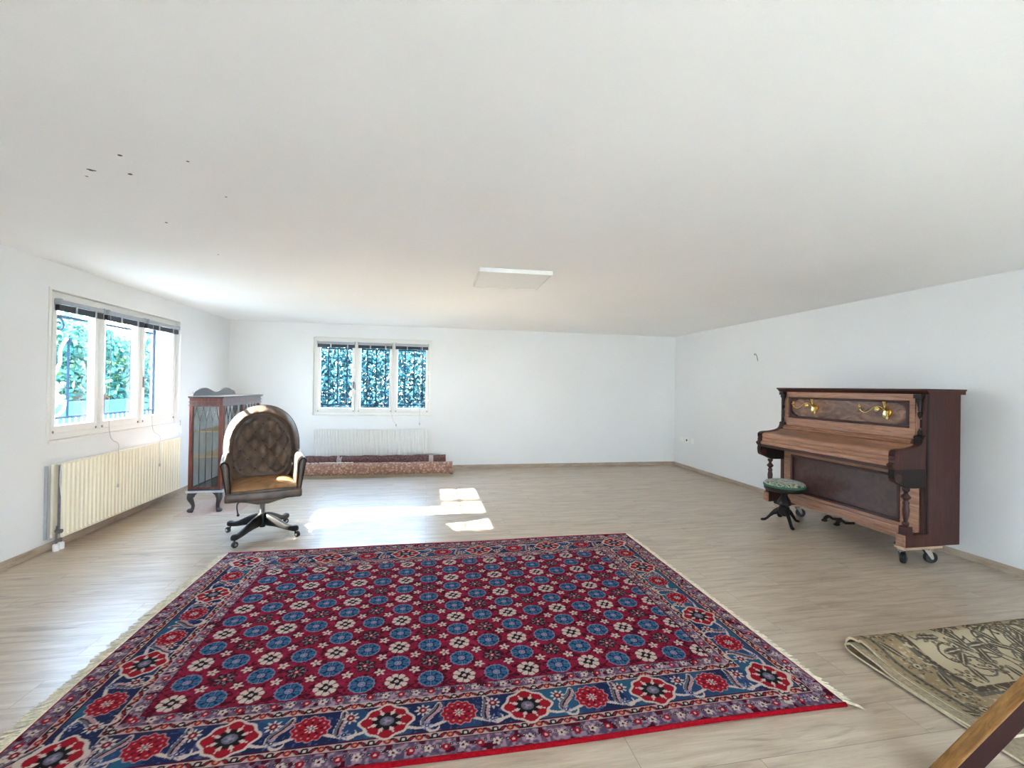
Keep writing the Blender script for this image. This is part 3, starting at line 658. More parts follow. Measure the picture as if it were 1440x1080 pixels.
def rug_fringe(u, sgn, lo, hi, n):
    bm = new()
    tube(bm, [tuple(rug_to(np.array(u), np.array(RH*k/30.)) + np.array([sgn*.004, 0, -.004])) for k in range(31)], .006, 6)
    for k in range(n):
        y = RH*(k+.5)/n; p = rug_to(np.array(u), np.array(y)); L = lo+(hi-lo)*random.random(); dy = random.uniform(-.018, .018)+(-.01 if sgn < 0 else -.012); r0 = .0028
        z = .006+.004*random.random()
        tube(bm, [(p[0], p[1], .009), (p[0]+sgn*L*.35, p[1]+dy*.3, z), (p[0]+sgn*L, p[1]+dy, .0035)], [r0, r0*1.2, r0*.7], 5)
    return obj('fringe', bm, 'fringe', t, 1)
rug_fringe(0., -1, .045, .085, 330); rug_fringe(RW, 1, .03, .055, 330)
bm = new(); p = rug_to(np.array(RW), np.array(0.))
for k in range(9): tube(bm, [(p[0], p[1]+.01, .01), (p[0]+.02+.003*k, p[1]-.004*k, .010), (p[0]+.034+.003*k, p[1]-.016-.004*k, .003)], [.006, .005, .002], 5)
obj('corner_tassel', bm, 'fringe', t, 1)
bm = new(); p = rug_to(np.array(0.), np.array(RH*.62))
for k in range(8): tube(bm, [(p[0], p[1]+.006*k, .012), (p[0]-.02, p[1]+.008*k, .03-.002*k), (p[0]-.05-.004*k, p[1]+.01*k-.02, .006)], [.003, .003, .002], 5)
obj('raised_tuft', bm, 'fringe', t, 1)

# ------------------------------------------------------------------ folded beige carpet
def arabesque(W, Hh, seed=5):
    w = Weave(W, Hh, .004); ny, nx = w.ny, w.nx; X, Y = np.meshgrid(w.x, w.y); c = w.c
    BEI, TAN, GRN, BRN, DK = (.42, .335, .22), (.29, .21, .12), (.115, .105, .082), (.085, .060, .040), (.040, .034, .028)
    n1, n2 = vnoise(nx, ny, 3, seed), vnoise(nx, ny, 14, seed+1)
    c[:] = BEI; d = np.minimum(X, np.minimum(Y+9, Hh-Y))
    def band(a, b, col, sp): 
        m = (d >= a) & (d < b); c[m] = col; c[m & (n1 > .74)] = sp; return m
    band(0, .035, TAN, GRN); band(.035, .055, GRN, DK); m1 = band(.055, .20, TAN, BEI); band(.20, .225, GRN, BEI); band(.225, .26, BRN, TAN)
    def vine(pts, wd, col):
        P = np.array([(p[0], p[1]) for p in smoothpath([(a, b, 0) for a, b in pts], 8)])
        for (a, b) in P: 
            q = w.win(a, b, wd)
            if q is not None: C, x, y = q; C[np.hypot(x, y) < wd] = col
    def leaf(x, y, r, t): e = (x/.062)**2+(y/.020)**2; return [(e < 1, GRN), (e < .55, BRN), ((np.abs(y) < .003) & (e < .8), BEI)]
    def palm(x, y, r, t): pe = .058*(.66+.34*np.cos(6*t)); return [(r < pe, BRN), (r < pe-.009, TAN), (r < pe-.02, GRN), (r < .018, BEI), (r < .008, DK)]
    rg = np.random.default_rng(seed)
    for k in range(int(Hh/.2)+1): w.stamp(.128, .1+.2*k, .06, palm, k); w.stamp(.128+.035*(-1)**k, .2*k, .056, leaf, PI/2+.5*(-1)**k)
    for k in range(int(W/.2)+1): w.stamp(.1+.2*k, Hh-.128, .06, palm, k); w.stamp(.2*k, Hh-.128, .056, leaf, .5*(-1)**k)
    for k in range(int(W*Hh*40)):
        x0, y0 = .32+rg.random()*(W-.36), rg.random()*(Hh-.32); a0 = rg.random()*6.28; s = rg.choice([-1, 1]); r0 = .07+.10*rg.random()
        pts = [(x0+r0*(1-i/14)*math.cos(a0+s*i*.42)+.0, y0+r0*(1-i/14)*math.sin(a0+s*i*.42)) for i in range(12)]
        pts = [p for p in pts if p[0] > .27 and p[1] < Hh-.27]
        if len(pts) > 3: vine(pts, .0055, BRN if k % 2 else GRN)
    for k in range(int(W*Hh*75)):
        x0, y0 = .29+rg.random()*(W-.33), rg.random()*(Hh-.3); w.stamp(x0, y0, .06, palm if k % 3 == 0 else leaf, rg.random()*6.28)
    return w
t = thing('folded_carpet', 'beige and grey arabesque carpet folded over on itself on the floor near the piano', 'carpet')
def fold_profile(gap, t_bot, t_top, back, hh):
    """points (t, z) from the lower hem to the fold and back over the top to the upper hem; t runs towards the viewer from y = 2.12"""
    P = [(t_bot, .004+gap), (.50, .004+gap), (.30, .005+gap), (.12, .008+gap), (back+.02, .020+gap*.5), (back, .046), (back+.018, hh-.008), (.07, hh), (.13, hh-.010), (.21, .044+gap), (.30, .026+gap), (.45, .020+gap), (t_top-.12, .022+gap), (t_top, .030+gap)]
    return smoothpath([(a, b, 0) for a, b in P], 7)
NS = 30
def sheet(prof, x0, x1, skew, thick, hem):
    L = len(prof); bm = new(); rows = []
    for i, p in enumerate(prof):
        d = prof[min(i+1, L-1)]-prof[max(i-1, 0)]; d.normalize(); nrm = Vector((-d.y, d.x, 0))
        a, b = p, p+nrm*thick
        rows.append([[bm.verts.new((x, 2.12-q.x+.006*math.sin(x*4+q.x*6), q.y)) for x in [x0+skew*(i/L)+(x1-x0-skew*(i/L))*h/NS for h in range(NS+1)]] for q in (a, b)])
    for i in range(L-1):
        for k in (0, 1): 
            for h in range(NS): f = bm.faces.new((rows[i][k][h], rows[i][k][h+1], rows[i+1][k][h+1], rows[i+1][k][h])); f.material_index = 0
        for e in (0, NS):
            f = bm.faces.new((rows[i][0][e], rows[i+1][0][e], rows[i+1][1][e], rows[i][1][e])); f.material_index = 1
    for i in (0, L-1):
        for h in range(NS): f = bm.faces.new((rows[i][0][h], rows[i][0][h+1], rows[i][1][h+1], rows[i][1][h])); f.material_index = 1
    return bm
X1 = 4.05
inner = fold_profile(.007, .84, .66, .035, .070)
outer = fold_profile(.0, .90, .70, .012, .086); 
outer = [Vector((p.x, p.y+(.010 if i > 50 else 0), 0)) for i, p in enumerate(outer)]
bm = sheet(inner, 2.250, X1, .0, -.009, 1); obj('inner_layer', bm, ('backing', 'binding'), t, 1)
bm = sheet(outer, 2.262, X1, .05, -.011, 1); o = obj('outer_layer', bm, ('backing', 'binding'), t, 1)
# patterned pile on the upper side of the outer layer
prof = [p for i, p in enumerate(outer) if i >= 30]; cum = [0]
for a, b in zip(prof, prof[1:]): cum.append(cum[-1]+(b-a).length)
PW, PH = X1-2.30, cum[-1]-.02
w = arabesque(PW, PH)
pt, pz = np.array([p.x for p in prof]), np.array([p.y for p in prof]); cum = np.array(cum)
dt, dz = np.gradient(pt, cum), np.gradient(pz, cum); nl = np.hypot(dt, dz)
def carpet_to(X, Y):
    s = Y; a = np.interp(s, cum, pt); b = np.interp(s, cum, pz); na = np.interp(s, cum, -dz/nl); nb_ = np.interp(s, cum, dt/nl)
    a2, b2 = a+na*.0016, b+nb_*.0016; x = 2.262+.05*np.minimum(1, .4+.6*s/PH)+.018+X
    return np.stack([x, 2.12-a2+.006*np.sin(x*4+a*6), b2], -1)
weave_mesh('pile_face', w, carpet_to, t, .01)
bm = new()
for k in range(70):
    x = 2.27+k*.025; tube(bm, [(x, 1.222, .008), (x+random.uniform(-.01, .01), 1.17, .004)], [.003, .002], 5)
obj('fringe', bm, 'fringe', t, 1)

# ------------------------------------------------------------------ rolled rugs by the back wall
def roll(name, label, x0, x1, y, z, ry, rz_, m, endm, lip):
    t = thing(name, label, 'rug', ((x0+x1)/2, y, z), group=None); L = x1-x0
    bm = new(); n = 36; k = 28; rings = []
    for i in range(n+1):
        x = -L/2+L*i/n; wob = 1+.03*math.sin(i*.9)+.02*math.sin(i*2.3+y*9)
        rings.append([bm.verts.new((x, ry*wob*math.cos(2*PI*j/k), rz_*wob*math.sin(2*PI*j/k)*(1 if math.sin(2*PI*j/k) > -.8 else .92))) for j in range(k)])
    for a, b in zip(rings, rings[1:]):
        for j in range(k): bm.faces.new((a[j], a[(j+1) % k], b[(j+1) % k], b[j]))
    obj('rolled_layer', bm, m, t, 1)
    for e in (-1, 1):                                   # spiral of layers at each end
        bm = new(); pts = []
        for i in range(70):
            a = i*.28; r = max(.12, 1-i/78.); pts.append((e*(L/2-.004), ry*r*math.cos(a)*.97, rz_*r*math.sin(a)*.95))
        for i in range(len(pts)-1):
            p, q = Vector(pts[i]), Vector(pts[i+1]); w_ = Vector((e*.02, 0, 0)); A = [bm.verts.new(v) for v in (p-w_*2, q-w_*2, q+w_*.2, p+w_*.2)]; bm.faces.new(A)
        so = bmesh.ops.solidify(bm, geom=bm.faces[:], thickness=.006)
        lathe(bm, [(.93, 0), (.93, .01)], (e*(L/2-.05), 0, 0), (1, 0, 0), 24, True)
        for v in bm.verts:
            if abs(v.co.x-e*(L/2-.05)) < .011 and v.co.yz.length > .5: v.co.y *= ry; v.co.z *= rz_
        obj('roll_end', bm, endm, t, 1)
    if lip:
        bm = new(); n = 60; A = []
        for i in range(n+1):
            x = -L/2+.02+(L-.06)*i/n; A.append([bm.verts.new(v) for v in ((x, -ry*.75, -rz_*.66), (x, -ry-.02-.006*math.sin(i*1.7), -rz_+.012+.008*abs(math.sin(i*.8))), (x, -ry-.045-.008*math.sin(i*2.9), -rz_+.004))])
        for a, b in zip(A, A[1:]):
            for q in (0, 1): bm.faces.new((a[q], b[q], b[q+1], a[q+1]))
        bmesh.ops.solidify(bm, geom=bm.faces[:], thickness=.006); obj('loose_edge', bm, 'binding', t, 1)
        bm = new()
        for i in range(26): 
            x = -L/2+.25+i*.028; ball(bm, (x+random.uniform(-.01, .01), random.uniform(-.01, .03), rz_*1.02), .016, 1.3, 1, .45, 8)
        obj('top_fringe', bm, 'fringe', t, 1)
    return t
a = roll('rolled_rug', 'salmon and brown patterned rug rolled up, in front on the floor by the back wall', -2.08, .40, 7.26, .105, .105, .103, 'rolla', 'redend', True)
b = roll('rolled_rug', 'dark plum rug rolled up and taped, behind the salmon rolled rug', -1.89, .30, 7.508, .14, .115, .14, 'rollb', 'darkend', False)
for x in (-.555+.0, .86):
    bm = new(); rr = [(1.045, -.036), (1.045, .036)]; n = 28; A = [[bm.verts.new((x+h, .115*r*math.cos(2*PI*j/n), .14*r*math.sin(2*PI*j/n)*.985)) for j in range(n)] for r, h in rr]
    for j in range(n): bm.faces.new((A[0][j], A[0][(j+1) % n], A[1][(j+1) % n], A[1][j]))
    o = obj('tape_band', bm, 'tapeband', b, 1); o['label'] = 'grey tape band'
bm = new(); lathe(bm, [(.066, 0), (.070, .01), (.070, .07), (.05, .082)], (1.085, -.02, -.065), (1, 0, 0), 20); obj('inner_core', bm, 'darkend', b, 1)
# thin mat under the cabinet
bm = new(); bbox(bm, -2.60, -2.02, 5.29, 6.62, 0, .004, .001, 1); tag(obj('floor_mat', bm, 'mat'), 'thin pinkish felt mat on the floor under the glazed cabinet', 'mat')

# ------------------------------------------------------------------ glazed display cabinet: long front faces +x, one glazed side faces the viewer
CX0, CX1, CY0, CY1, CZ0, CZ1 = -2.525, -2.20, 5.405, 6.55, .225, 1.262
t = thing('display_cabinet', 'dark mahogany glazed display cabinet on cabriole legs standing behind the leather chair', 'cabinet', (CX0, CY0, .004))
cw, cl = CX1-CX0, CY1-CY0; z0, z1 = CZ0-.004, CZ1-.004
bm = new()
bbox(bm, -.012, cw+.02, -.02, cl+.02, z0-.006, z0+.016, .005); obj('base_moulding', bm, 'headrail', t)
bm = new(); bbox(bm, 0, cw, 0, cl, z0+.016, z0+.034, .002); obj('bottom_board', bm, 'cabdark', t)
bm = new(); bbox(bm, 0, .014, .01, cl-.01, z0+.034, z1-.09, .002); obj('back_board', bm, 'cabdark', t)
bm = new(); box(bm, .0145, .017, .03, cl-.03, z0+.05, z1-.11); o = obj('mirror_back', bm, 'mirror', t); o['label'] = 'mirror back panel with a pale reflection painted in'
bm = new(); st = .036
bm.free()
for (x, y) in ((0, 0), (cw-st, 0), (0, cl-st), (cw-st, cl-st)): bm = new(); bbox(bm, x, x+st, y, y+st, z0+.034, z1-.10, .004); obj('corner_post', bm, 'cabwood', t)
bm = new(); bbox(bm, 0, cw, 0, cl, z1-.10, z1-.022, .003); obj('frieze', bm, 'cabwood', t)
bm = new()
for (e, a, b) in ((.010, z1-.066, z1-.056), (.008, z1-.104, z1-.094), (.018, z1-.022, z1-.010), (.026, z1-.010, z1)): bbox(bm, -.004, cw+e, -e, cl+e, a, b, .003)
obj('cornice', bm, 'cabdark', t)
# arched gallery board on top along the back
bm = new(); poly = [(.02, 0)]+[(.02+(cl-.04)*i/40, .064+.024*math.cos(4*PI*(i/40-.5)+PI) if 3 < i < 37 else (.055*math.sin(min(i, 40-i)/3*PI/2)**.8)) for i in range(41)]+[(cl-.02, 0)]
poly = [(u, max(v, 0)+0) for u, v in poly]
prism(bm, poly, .004, .024, lambda u, v, w: Vector((w, u, z1+v))); obj('gallery_board', bm, 'cabdark', t)
def astragal(parent, u0, u1, za, zb, n, to):
    bm = new(); p = (u1-u0)/n; zs = zb-.17
    for k in range(1, n):
        u = u0+p*k; tube(bm, [to(u, za), to(u, zs)], .0045, 6)
        for s in (-1, 1): tube(bm, smoothpath([to(u, zs), to(u+s*p*.10, zs+.045), to(u+s*p*.30, zs+.10), to(u+s*p*.50, zb)], 5), .0042, 6)
    for k in (0, n):
        u = u0+p*k; s = 1 if k == 0 else -1; tube(bm, smoothpath([to(u, zs), to(u+s*p*.1, zs+.045), to(u+s*p*.3, zs+.10), to(u+s*p*.5, zb)], 5), .0042, 6)
    return obj('astragal_bars', bm, 'cabdark', parent, 1)
za, zb = z0+.055, z1-.112
sp = bpy.data.objects.new('side_panel', None); COL.objects.link(sp); sp.parent = t
bm = new(); bbox(bm, st, cw-st, .004, .028, z0+.034, za, .002); obj('panel_rail', bm, 'cabwood', sp); bm = new(); bbox(bm, st, cw-st, .004, .028, zb, z1-.10, .002); obj('panel_rail', bm, 'cabwood', sp)
bm = new(); box(bm, st, cw-st, .016, .019, za, zb); obj('glass_pane', bm, 'cabglass', sp)
astragal(sp, st, cw-st, za, zb, 4, lambda u, z: Vector((u, .012, z)))
sp2 = bpy.data.objects.new('side_panel', None); COL.objects.link(sp2); sp2.parent = t
bm = new(); bbox(bm, st, cw-st, cl-.028, cl-.004, z0+.034, za, .002); obj('panel_rail', bm, 'cabwood', sp2); bm = new(); bbox(bm, st, cw-st, cl-.028, cl-.004, zb, z1-.10, .002); obj('panel_rail', bm, 'cabwood', sp2)
bm = new(); box(bm, st, cw-st, cl-.019, cl-.016, za, zb); obj('glass_pane', bm, 'cabglass', sp2)
for k in range(2):
    a, b = st+k*(cl-2*st)/2, st+(k+1)*(cl-2*st)/2
    d = bpy.data.objects.new('door', None); COL.objects.link(d); d.parent = t
    bm = new()
    for (p, q, r, s_) in ((a, b, z0+.034, za), (a, b, zb, z1-.10), (a, a+.035, za, zb), (b-.035, b, za, zb)): bbox(bm, cw-.024, cw+.004, p+.001, q-.001, r, s_, .003)
    obj('door_frame', bm, 'cabwood', d)
    bm = new(); box(bm, cw-.012, cw-.009, a+.03, b-.03, za, zb); obj('glass_pane', bm, 'cabglass', d)
    astragal(d, a+.035, b-.035, za, zb, 5, lambda u, z: Vector((cw-.004, u, z)))
    bm = new(); ball(bm, (cw+.012, (b-.018) if k == 0 else (a+.018), .72), .010, seg=10); obj('knob', bm, 'brass', d, 1)
for zz in (.595, .872):
    bm = new(); poly = [(.02, .036), (cw-.10, .036), (cw-.03, .10), (cw-.03, cl-.10), (cw-.10, cl-.036), (.02, cl-.036)]
    prism(bm, poly, zz-.006, zz+.006, lambda u, v, w: Vector((u, v, w))); obj('shelf', bm, 'shelf', t)
for (x, y) in ((.025, .02), (cw-.025, .02), (.025, cl-.02), (cw-.025, cl-.02)):
    sx, sy = (-1 if x < cw/2 else 1), (-1 if y < cl/2 else 1)
    bm = new(); dg = Vector((sx*.8, sy*.6, 0))
    P = [Vector((x, y, z0-.004))-dg*.012, Vector((x, y, z0-.03))+dg*.000, Vector((x, y, z0-.065))+dg*.008, Vector((x, y, z0-.105))-dg*.006, Vector((x, y, z0-.145))-dg*.020, Vector((x, y, z0-.18))-dg*.016, Vector((x, y, z0-.20))-dg*.002, Vector((x, y, .006))+dg*.008]
    tube(bm, smoothpath(P, 4), [.040+.0*i for i in range(1)]*0+[max(.016, q) for q in np.interp(np.linspace(0, 7, 29), range(8), [.040, .036, .031, .023, .017, .017, .026, .024])], 12)
    ball(bm, (x+dg.x*.010, y+dg.y*.010, .022), .028, 1, 1, .78, 12)
    for s in (-1, 1):                                   # shoulder wings either side of the knee
        ax = Vector((-sx, 0, 0)) if s < 0 else Vector((0, -sy, 0))
        prism(bm, [(0, 0), (.075, 0), (.055, -.016), (.036, -.035), (.03, -.055), (0, -.06)], -.010, .010, lambda u, v, w, ax=ax: Vector((x, y, z0-.004+v))+ax*u+Vector((ax.y, ax.x, 0))*w)
    obj('leg', bm, 'cabdark', t, 1)

# ------------------------------------------------------------------ tufted leather swivel chair (local: faces -Y)
ch = thing('swivel_armchair', 'buttoned brown leather swivel armchair with rounded winged back on a four-star wheeled base', 'chair', (-1.50, 4.565, 0), R(20.5))
def loft(bm, rings, close=True, caps=True):
    Rv = [[bm.verts.new(p) for p in r] for r in rings]; n = len(Rv[0])
    for a, b in zip(Rv, Rv[1:]):
        for i in range(n if close else n-1): bm.faces.new((a[i], a[(i+1) % n], b[(i+1) % n], b[i]))
    if caps: bm.faces.new(Rv[0][::-1]); bm.faces.new(Rv[-1])
    return Rv
ZC, AX, AZ, LZ = .80, .325, .392, .37
def outline(phi):
    c, s = math.cos(phi), math.sin(phi)
    if s >= 0: k = ((abs(c)/AX)**2.15+(s/AZ)**2.15)**(-1/2.15)
    else: k = ((abs(c)/(AX-.02*s*s))**4+(abs(s)/LZ)**4)**(-.25)
    return k
SXT, SZT = .125, .172
def tuft(x, z):
    a = x/SXT+(z-.50)/SZT; b = -x/SXT+(z-.50)/SZT
    return (abs(math.sin(PI*a))*abs(math.sin(PI*b)))**.42
def back_y(phi, r):
    k = outline(phi); x, z = k*r*math.cos(phi), ZC+k*r*math.sin(phi); rec = (z-.5)*.17
    side = abs(x)/AX
    if r <= .76:
        q = r/.76; y = .245-.055*q*q-.05*side**2*0; fade = 1-max(0, (q-.86)/.14)
        y -= .044*tuft(x, z)*fade
    else:
        q = (r-.76)/.24; y = .19-.085*math.sin(min(1, q/.38)*PI/2)+.105*max(0, (q-.38)/.62)**1.5
        y += .012*abs(math.sin(phi*10+.4))**3*math.sin(q*PI)
    return Vector((x, y+rec, z))
bm = new(); NP, NR = 132, 46; rings = []
ctr = bm.verts.new(back_y(PI/2, 0)); 
for j in range(1, NR+1):
    r = (j/NR)**.82; rings.append([bm.verts.new(back_y(2*PI*i/NP, r)) for i in range(NP)])
for (r, dy) in ((1.012, .03), (1.0, .065), (.93, .10), (.78, .135), (.5, .16), (.2, .165)):
    row = []
    for i in range(NP):
        p = back_y(2*PI*i/NP, 1.0); k = Vector((p.x, 0, p.z-ZC))*r; row.append(bm.verts.new((k.x, (p.y+dy if r > .9 else .10+dy+.13*(1-r*.2)+((k.z+ZC)-.5)*.17), ZC+k.z)))
    rings.append(row)
for i in range(NP): bm.faces.new((ctr, rings[0][i], rings[0][(i+1) % NP]))
for a, b in zip(rings, rings[1:]):
    for i in range(NP): bm.faces.new((a[i], b[i], b[(i+1) % NP], a[(i+1) % NP]))
bm.faces.new(rings[-1])
obj('backrest', bm, 'leather', ch, 'all')
# buttons sunk in the tufts, their dark colour painting in the shaded hollows
bk = bpy.data.objects['backrest']
for ia in range(-4, 9):
    for ib in range(-4, 9):
        x = (ia-ib)*SXT/2; z = .50+(ia+ib)*SZT/2
        if z < .52: continue
        k = math.atan2(z-ZC, x); rr = math.hypot(x, z-ZC)/outline(k)
        if rr < .70: bm = new(); p = back_y(k, rr); ball(bm, (p.x, p.y-.004, p.z), .0095, 1, .6, 1, 8); obj('button', bm, 'chairwood', bk, 1)
# dark piping round the rim
bm = new(); tube(bm, [back_y(2*PI*i/90, 1.0)+Vector((0, .012, 0)) for i in range(90)], .007, 6, closed=True); obj('piping', bm, 'chairwood', bk, 1)
for s in (-1, 1):
    st = [(-.318, .722, .40, .272, .016), (-.312, .742, .40, .272, .027), (-.26, .750, .40, .272, .031), (-.14, .752, .40, .272, .032), (0, .757, .40, .270, .033), (.10, .765, .41, .266, .034), (.20, .765, .42, .258, .034)]
    rings = []
    for (y, zt, zb, xc, hw) in st:
        ring = []
        for i in range(22):
            a = 2*PI*i/22; zz = math.sin(a); xx = math.cos(a)
            z = (zt-.05)+.05*zz if zz > 0 else (zt-.05)+(zt-.05-zb)*zz
            sh = 1 if zz > -.1 else .80-.0*zz
            flare = .034*max(0, (z-.5)/.25)**1.0
            ring.append((s*(xc+flare+.035*0+xx*hw*1.12*(1.0 if zz > 0 else .78)), y, z))
        rings.append(ring)
    bm = new(); loft(bm, rings)
    bmesh.ops.subdivide_edges(bm, edges=[e for e in bm.edges if abs(e.verts[0].co.y-e.verts[1].co.y) > .03], cuts=2, use_grid_fill=True)
    arm = obj('armrest', bm, 'leather', ch, 'all')
    for (y, z) in ((-.10, .66), (.02, .70)): bm = new(); ball(bm, (s*(.262-.028), y, z), .011, .6, 1, 1, 8); obj('button', bm, 'chairwood', arm, 1)
    bm = new(); tube(bm, [(p[0], p[1]-.004, p[2]) for p in rings[1]], .006, 6, closed=True); obj('piping', bm, 'chairwood', arm, 1)
# seat cushion with puckered top
bm = new(); nx_, ny_ = 46, 40; G = []
for j in range(ny_+1):
    row = []
    for i in range(nx_+1):
        u, v = i/nx_*2-1, j/ny_*2-1; x = .272*u; y = -.055+.262*v
        ed = (1-abs(u)**5)*(1-abs(v)**4); z = .468+.062*max(0, ed)**.45+.007*tuft(x*1.0, y*1.3+.5)*ed-.004
        row.append((x, y-.016*max(0, -v)**3*(1-u*u)*0, z))
    G.append(row)
gv = [[bm.verts.new(p) for p in row] for row in G]
for j in range(ny_):
    for i in range(nx_): bm.faces.new((gv[j][i], gv[j][i+1], gv[j+1][i+1], gv[j+1][i]))
lo = [[bm.verts.new((p[0], p[1], .44)) for p in (G[0])], [bm.verts.new((p[0], p[1], .44)) for p in G[-1]]]
for k, row in ((0, gv[0]), (1, gv[-1])):
    for i in range(nx_): bm.faces.new((row[i], row[i+1], lo[k][i+1], lo[k][i]))
obj('seat_cushion', bm, 'seatleather', ch, 'all')
bm = new(); bbox(bm, -.298, .298, -.335, .22, .395, .472, .022, 4); bbox(bm, -.285, .285, -.32, .22, .455, .487, .015, 3); obj('seat_rail', bm, 'leather', ch, 1)
bm = new(); loft(bm, [[(x*w, y*d-.01, z) for x, y in ((-1, -1), (-.3, -1.0), (.3, -1.0), (1, -1), (1, 1), (-1, 1))] for w, d, z in ((.26, .24, .398), (.235, .22, .385), (.12, .11, .335), (.045, .045, .298))]); obj('swivel_housing', bm, 'leather', ch)
bm = new(); lathe(bm, [(.024, .19), (.024, .31)], seg=18); obj('column', bm, 'steel', ch, 1)
bm = new(); lathe(bm, [(.022, .075), (.028, .085), (.036, .10), (.040, .19), (.036, .205), (.026, .21)], seg=20); obj('hub', bm, 'chairwood', ch, 1)
for k in range(4):
    a = R(70-20.5+90*k); ca, sa = math.cos(a), math.sin(a); d, p = Vector((ca, sa, 0)), Vector((-sa, ca, 0))
    secs = [(.030, .092, .200, .020), (.07, .088, .196, .021), (.13, .086, .176, .022), (.19, .078, .148, .022), (.25, .066, .118, .021), (.30, .060, .104, .022), (.325, .058, .108, .026), (.345, .058, .110, .026), (.360, .063, .102, .020)]
    bm = new(); rings = []
    for (r, zb, zt, w) in secs:
        c = (zb+zt)/2; h = (zt-zb)/2; rings.append([d*r+p*(w*math.copysign(abs(math.cos(q))**.6, math.cos(q)))+Vector((0, 0, c+h*math.copysign(abs(math.sin(q))**.7, math.sin(q)))) for q in [2*PI*i/16 for i in range(16)]])
    loft(bm, rings); lg = obj('leg', bm, 'chairwood', ch, 'all')
    bm = new(); c = d*.338; off = p*.014+d*.012
    tube(bm, [c+Vector((0, 0, .066)), c+Vector((0, 0, .046)), c+off*.6+Vector((0, 0, .030))], .007, 8)
    wd = (p*.9+d*.3).normalized()
    lathe(bm, [(.010, -.013), (.025, -.012), (.027, -.006), (.027, .006), (.025, .012), (.010, .013)], c+off+Vector((0, 0, .027)), wd, 18)
    o = obj('caster', bm, 'rubber', lg, 1)
    bm = new(); lathe(bm, [(.012, -.0145), (.012, .0145)], c+off+Vector((0, 0, .027)), wd, 12); obj('wheel_cap', bm, 'chrome', o, 1)
bm = new(); tube(bm, smoothpath([(-.04, -.10, .372), (-.17, -.20, .374), (-.20, -.255, .372), (-.205, -.265, .34), (-.20, -.27, .30), (-.197, -.27, .285)], 5), .006, 8); ball(bm, (-.196, -.27, .276), .012, 1, 1, 1, 8); obj('tilt_lever', bm, 'rubber', ch, 1)
for o in [q for q in bpy.data.objects if q.name.startswith('caster') or q.name.startswith('wheel_cap')]: pass

# ------------------------------------------------------------------ upright piano (local: X left to right, Y into depth, Z up; origin at the right front foot)
PO = (3.98, 2.985)
pn = thing('upright_piano', 'antique walnut upright piano with brass candle arms raised on wheeled dollies by the right wall', 'piano', (PO[0], PO[1], 0), R(-90))
W_, D_, Z0, ZT = 1.53, .35, .172, 1.448
I = lambda u, v, w: Vector((w, u, v))                       # (depth, height) outline extruded along the width
bm = new()
bbox(bm, -.038, 0, .0, D_, Z0, ZT-.03, .003); obj('end_panel', bm, 'mahogany', pn)
bm = new(); bbox(bm, -W_, -W_+.038, .0, D_, Z0, ZT-.03, .003); obj('end_panel', bm, 'mahogany', pn)
bm = new(); bbox(bm, -W_+.038, -.038, .05, D_-.01, Z0+.02, ZT-.035, .003); obj('case', bm, 'mahogany', pn)
bm = new(); bbox(bm, -.004, .004, .008, .030, Z0+.05, ZT-.05, .002); obj('edge_bead', bm, 'ebony', pn)
# lid with moulded lip
bm = new(); e = .034; lip = [(-e, ZT), (-e-.003, ZT-.008), (-e+.004, ZT-.014), (-e+.012, ZT-.020), (-e+.022, ZT-.030), (-.004, ZT-.040), (.02, ZT-.04), (D_+.01, ZT-.04), (D_+.01, ZT)]
prism(bm, lip, -W_-e+.006, e-.006, I); bbox(bm, -W_-e, e, -e-.004, D_+.016, ZT-.012, ZT+.004, .005); obj('lid', bm, 'mahogany', pn)
# upper front: frame, burl panel, moulding
PX0, PX1, PZ0, PZ1 = -1.416, -.132, 1.120, 1.352
bm = new()
for (a, b, c, d) in ((-W_+.085, -.085, PZ1, ZT-.04), (-W_+.085, -.085, 1.036, PZ0), (-W_+.085, PX0, PZ0, PZ1), (PX1, -.085, PZ0, PZ1)): bbox(bm, a, b, .0, .05, c, d, .002)
obj('upper_frame', bm, 'walnut', pn)
bm = new(); bbox(bm, PX0, PX1, .022, .05, PZ0, PZ1, .002); obj('upper_panel', bm, 'burl', pn)
bm = new(); mw = .022
mo = [(0, 0), (-.010, .004), (-.012, .010), (-.004, .016), (.010, .022), (.022, .022), (.022, 0)]
for (a, b, c, d) in ((PX0, PX1, PZ1-mw, PZ1), (PX0, PX1, PZ0, PZ0+mw), (PX0, PX0+mw, PZ0+mw, PZ1-mw), (PX1-mw, PX1, PZ0+mw, PZ1-mw)):
    bbox(bm, a, b, -.010, .024, c, d, .006, 2)
for (x, sx) in ((PX0+mw, 1), (PX1-mw, -1)):
    for (z, sz) in ((PZ0+mw, 1), (PZ1-mw, -1)):
        prism(bm, [(0, 0), (.075, 0), (.075, .012), (.055, .012), (.050, .020), (.030, .020), (.026, .034), (.012, .036), (.012, .052), (0, .052)], .0, .022, lambda u, v, w, x=x, sx=sx, z=z, sz=sz: Vector((x+sx*u, w, z+sz*v)))
obj('panel_moulding', bm, 'mahogany', pn)
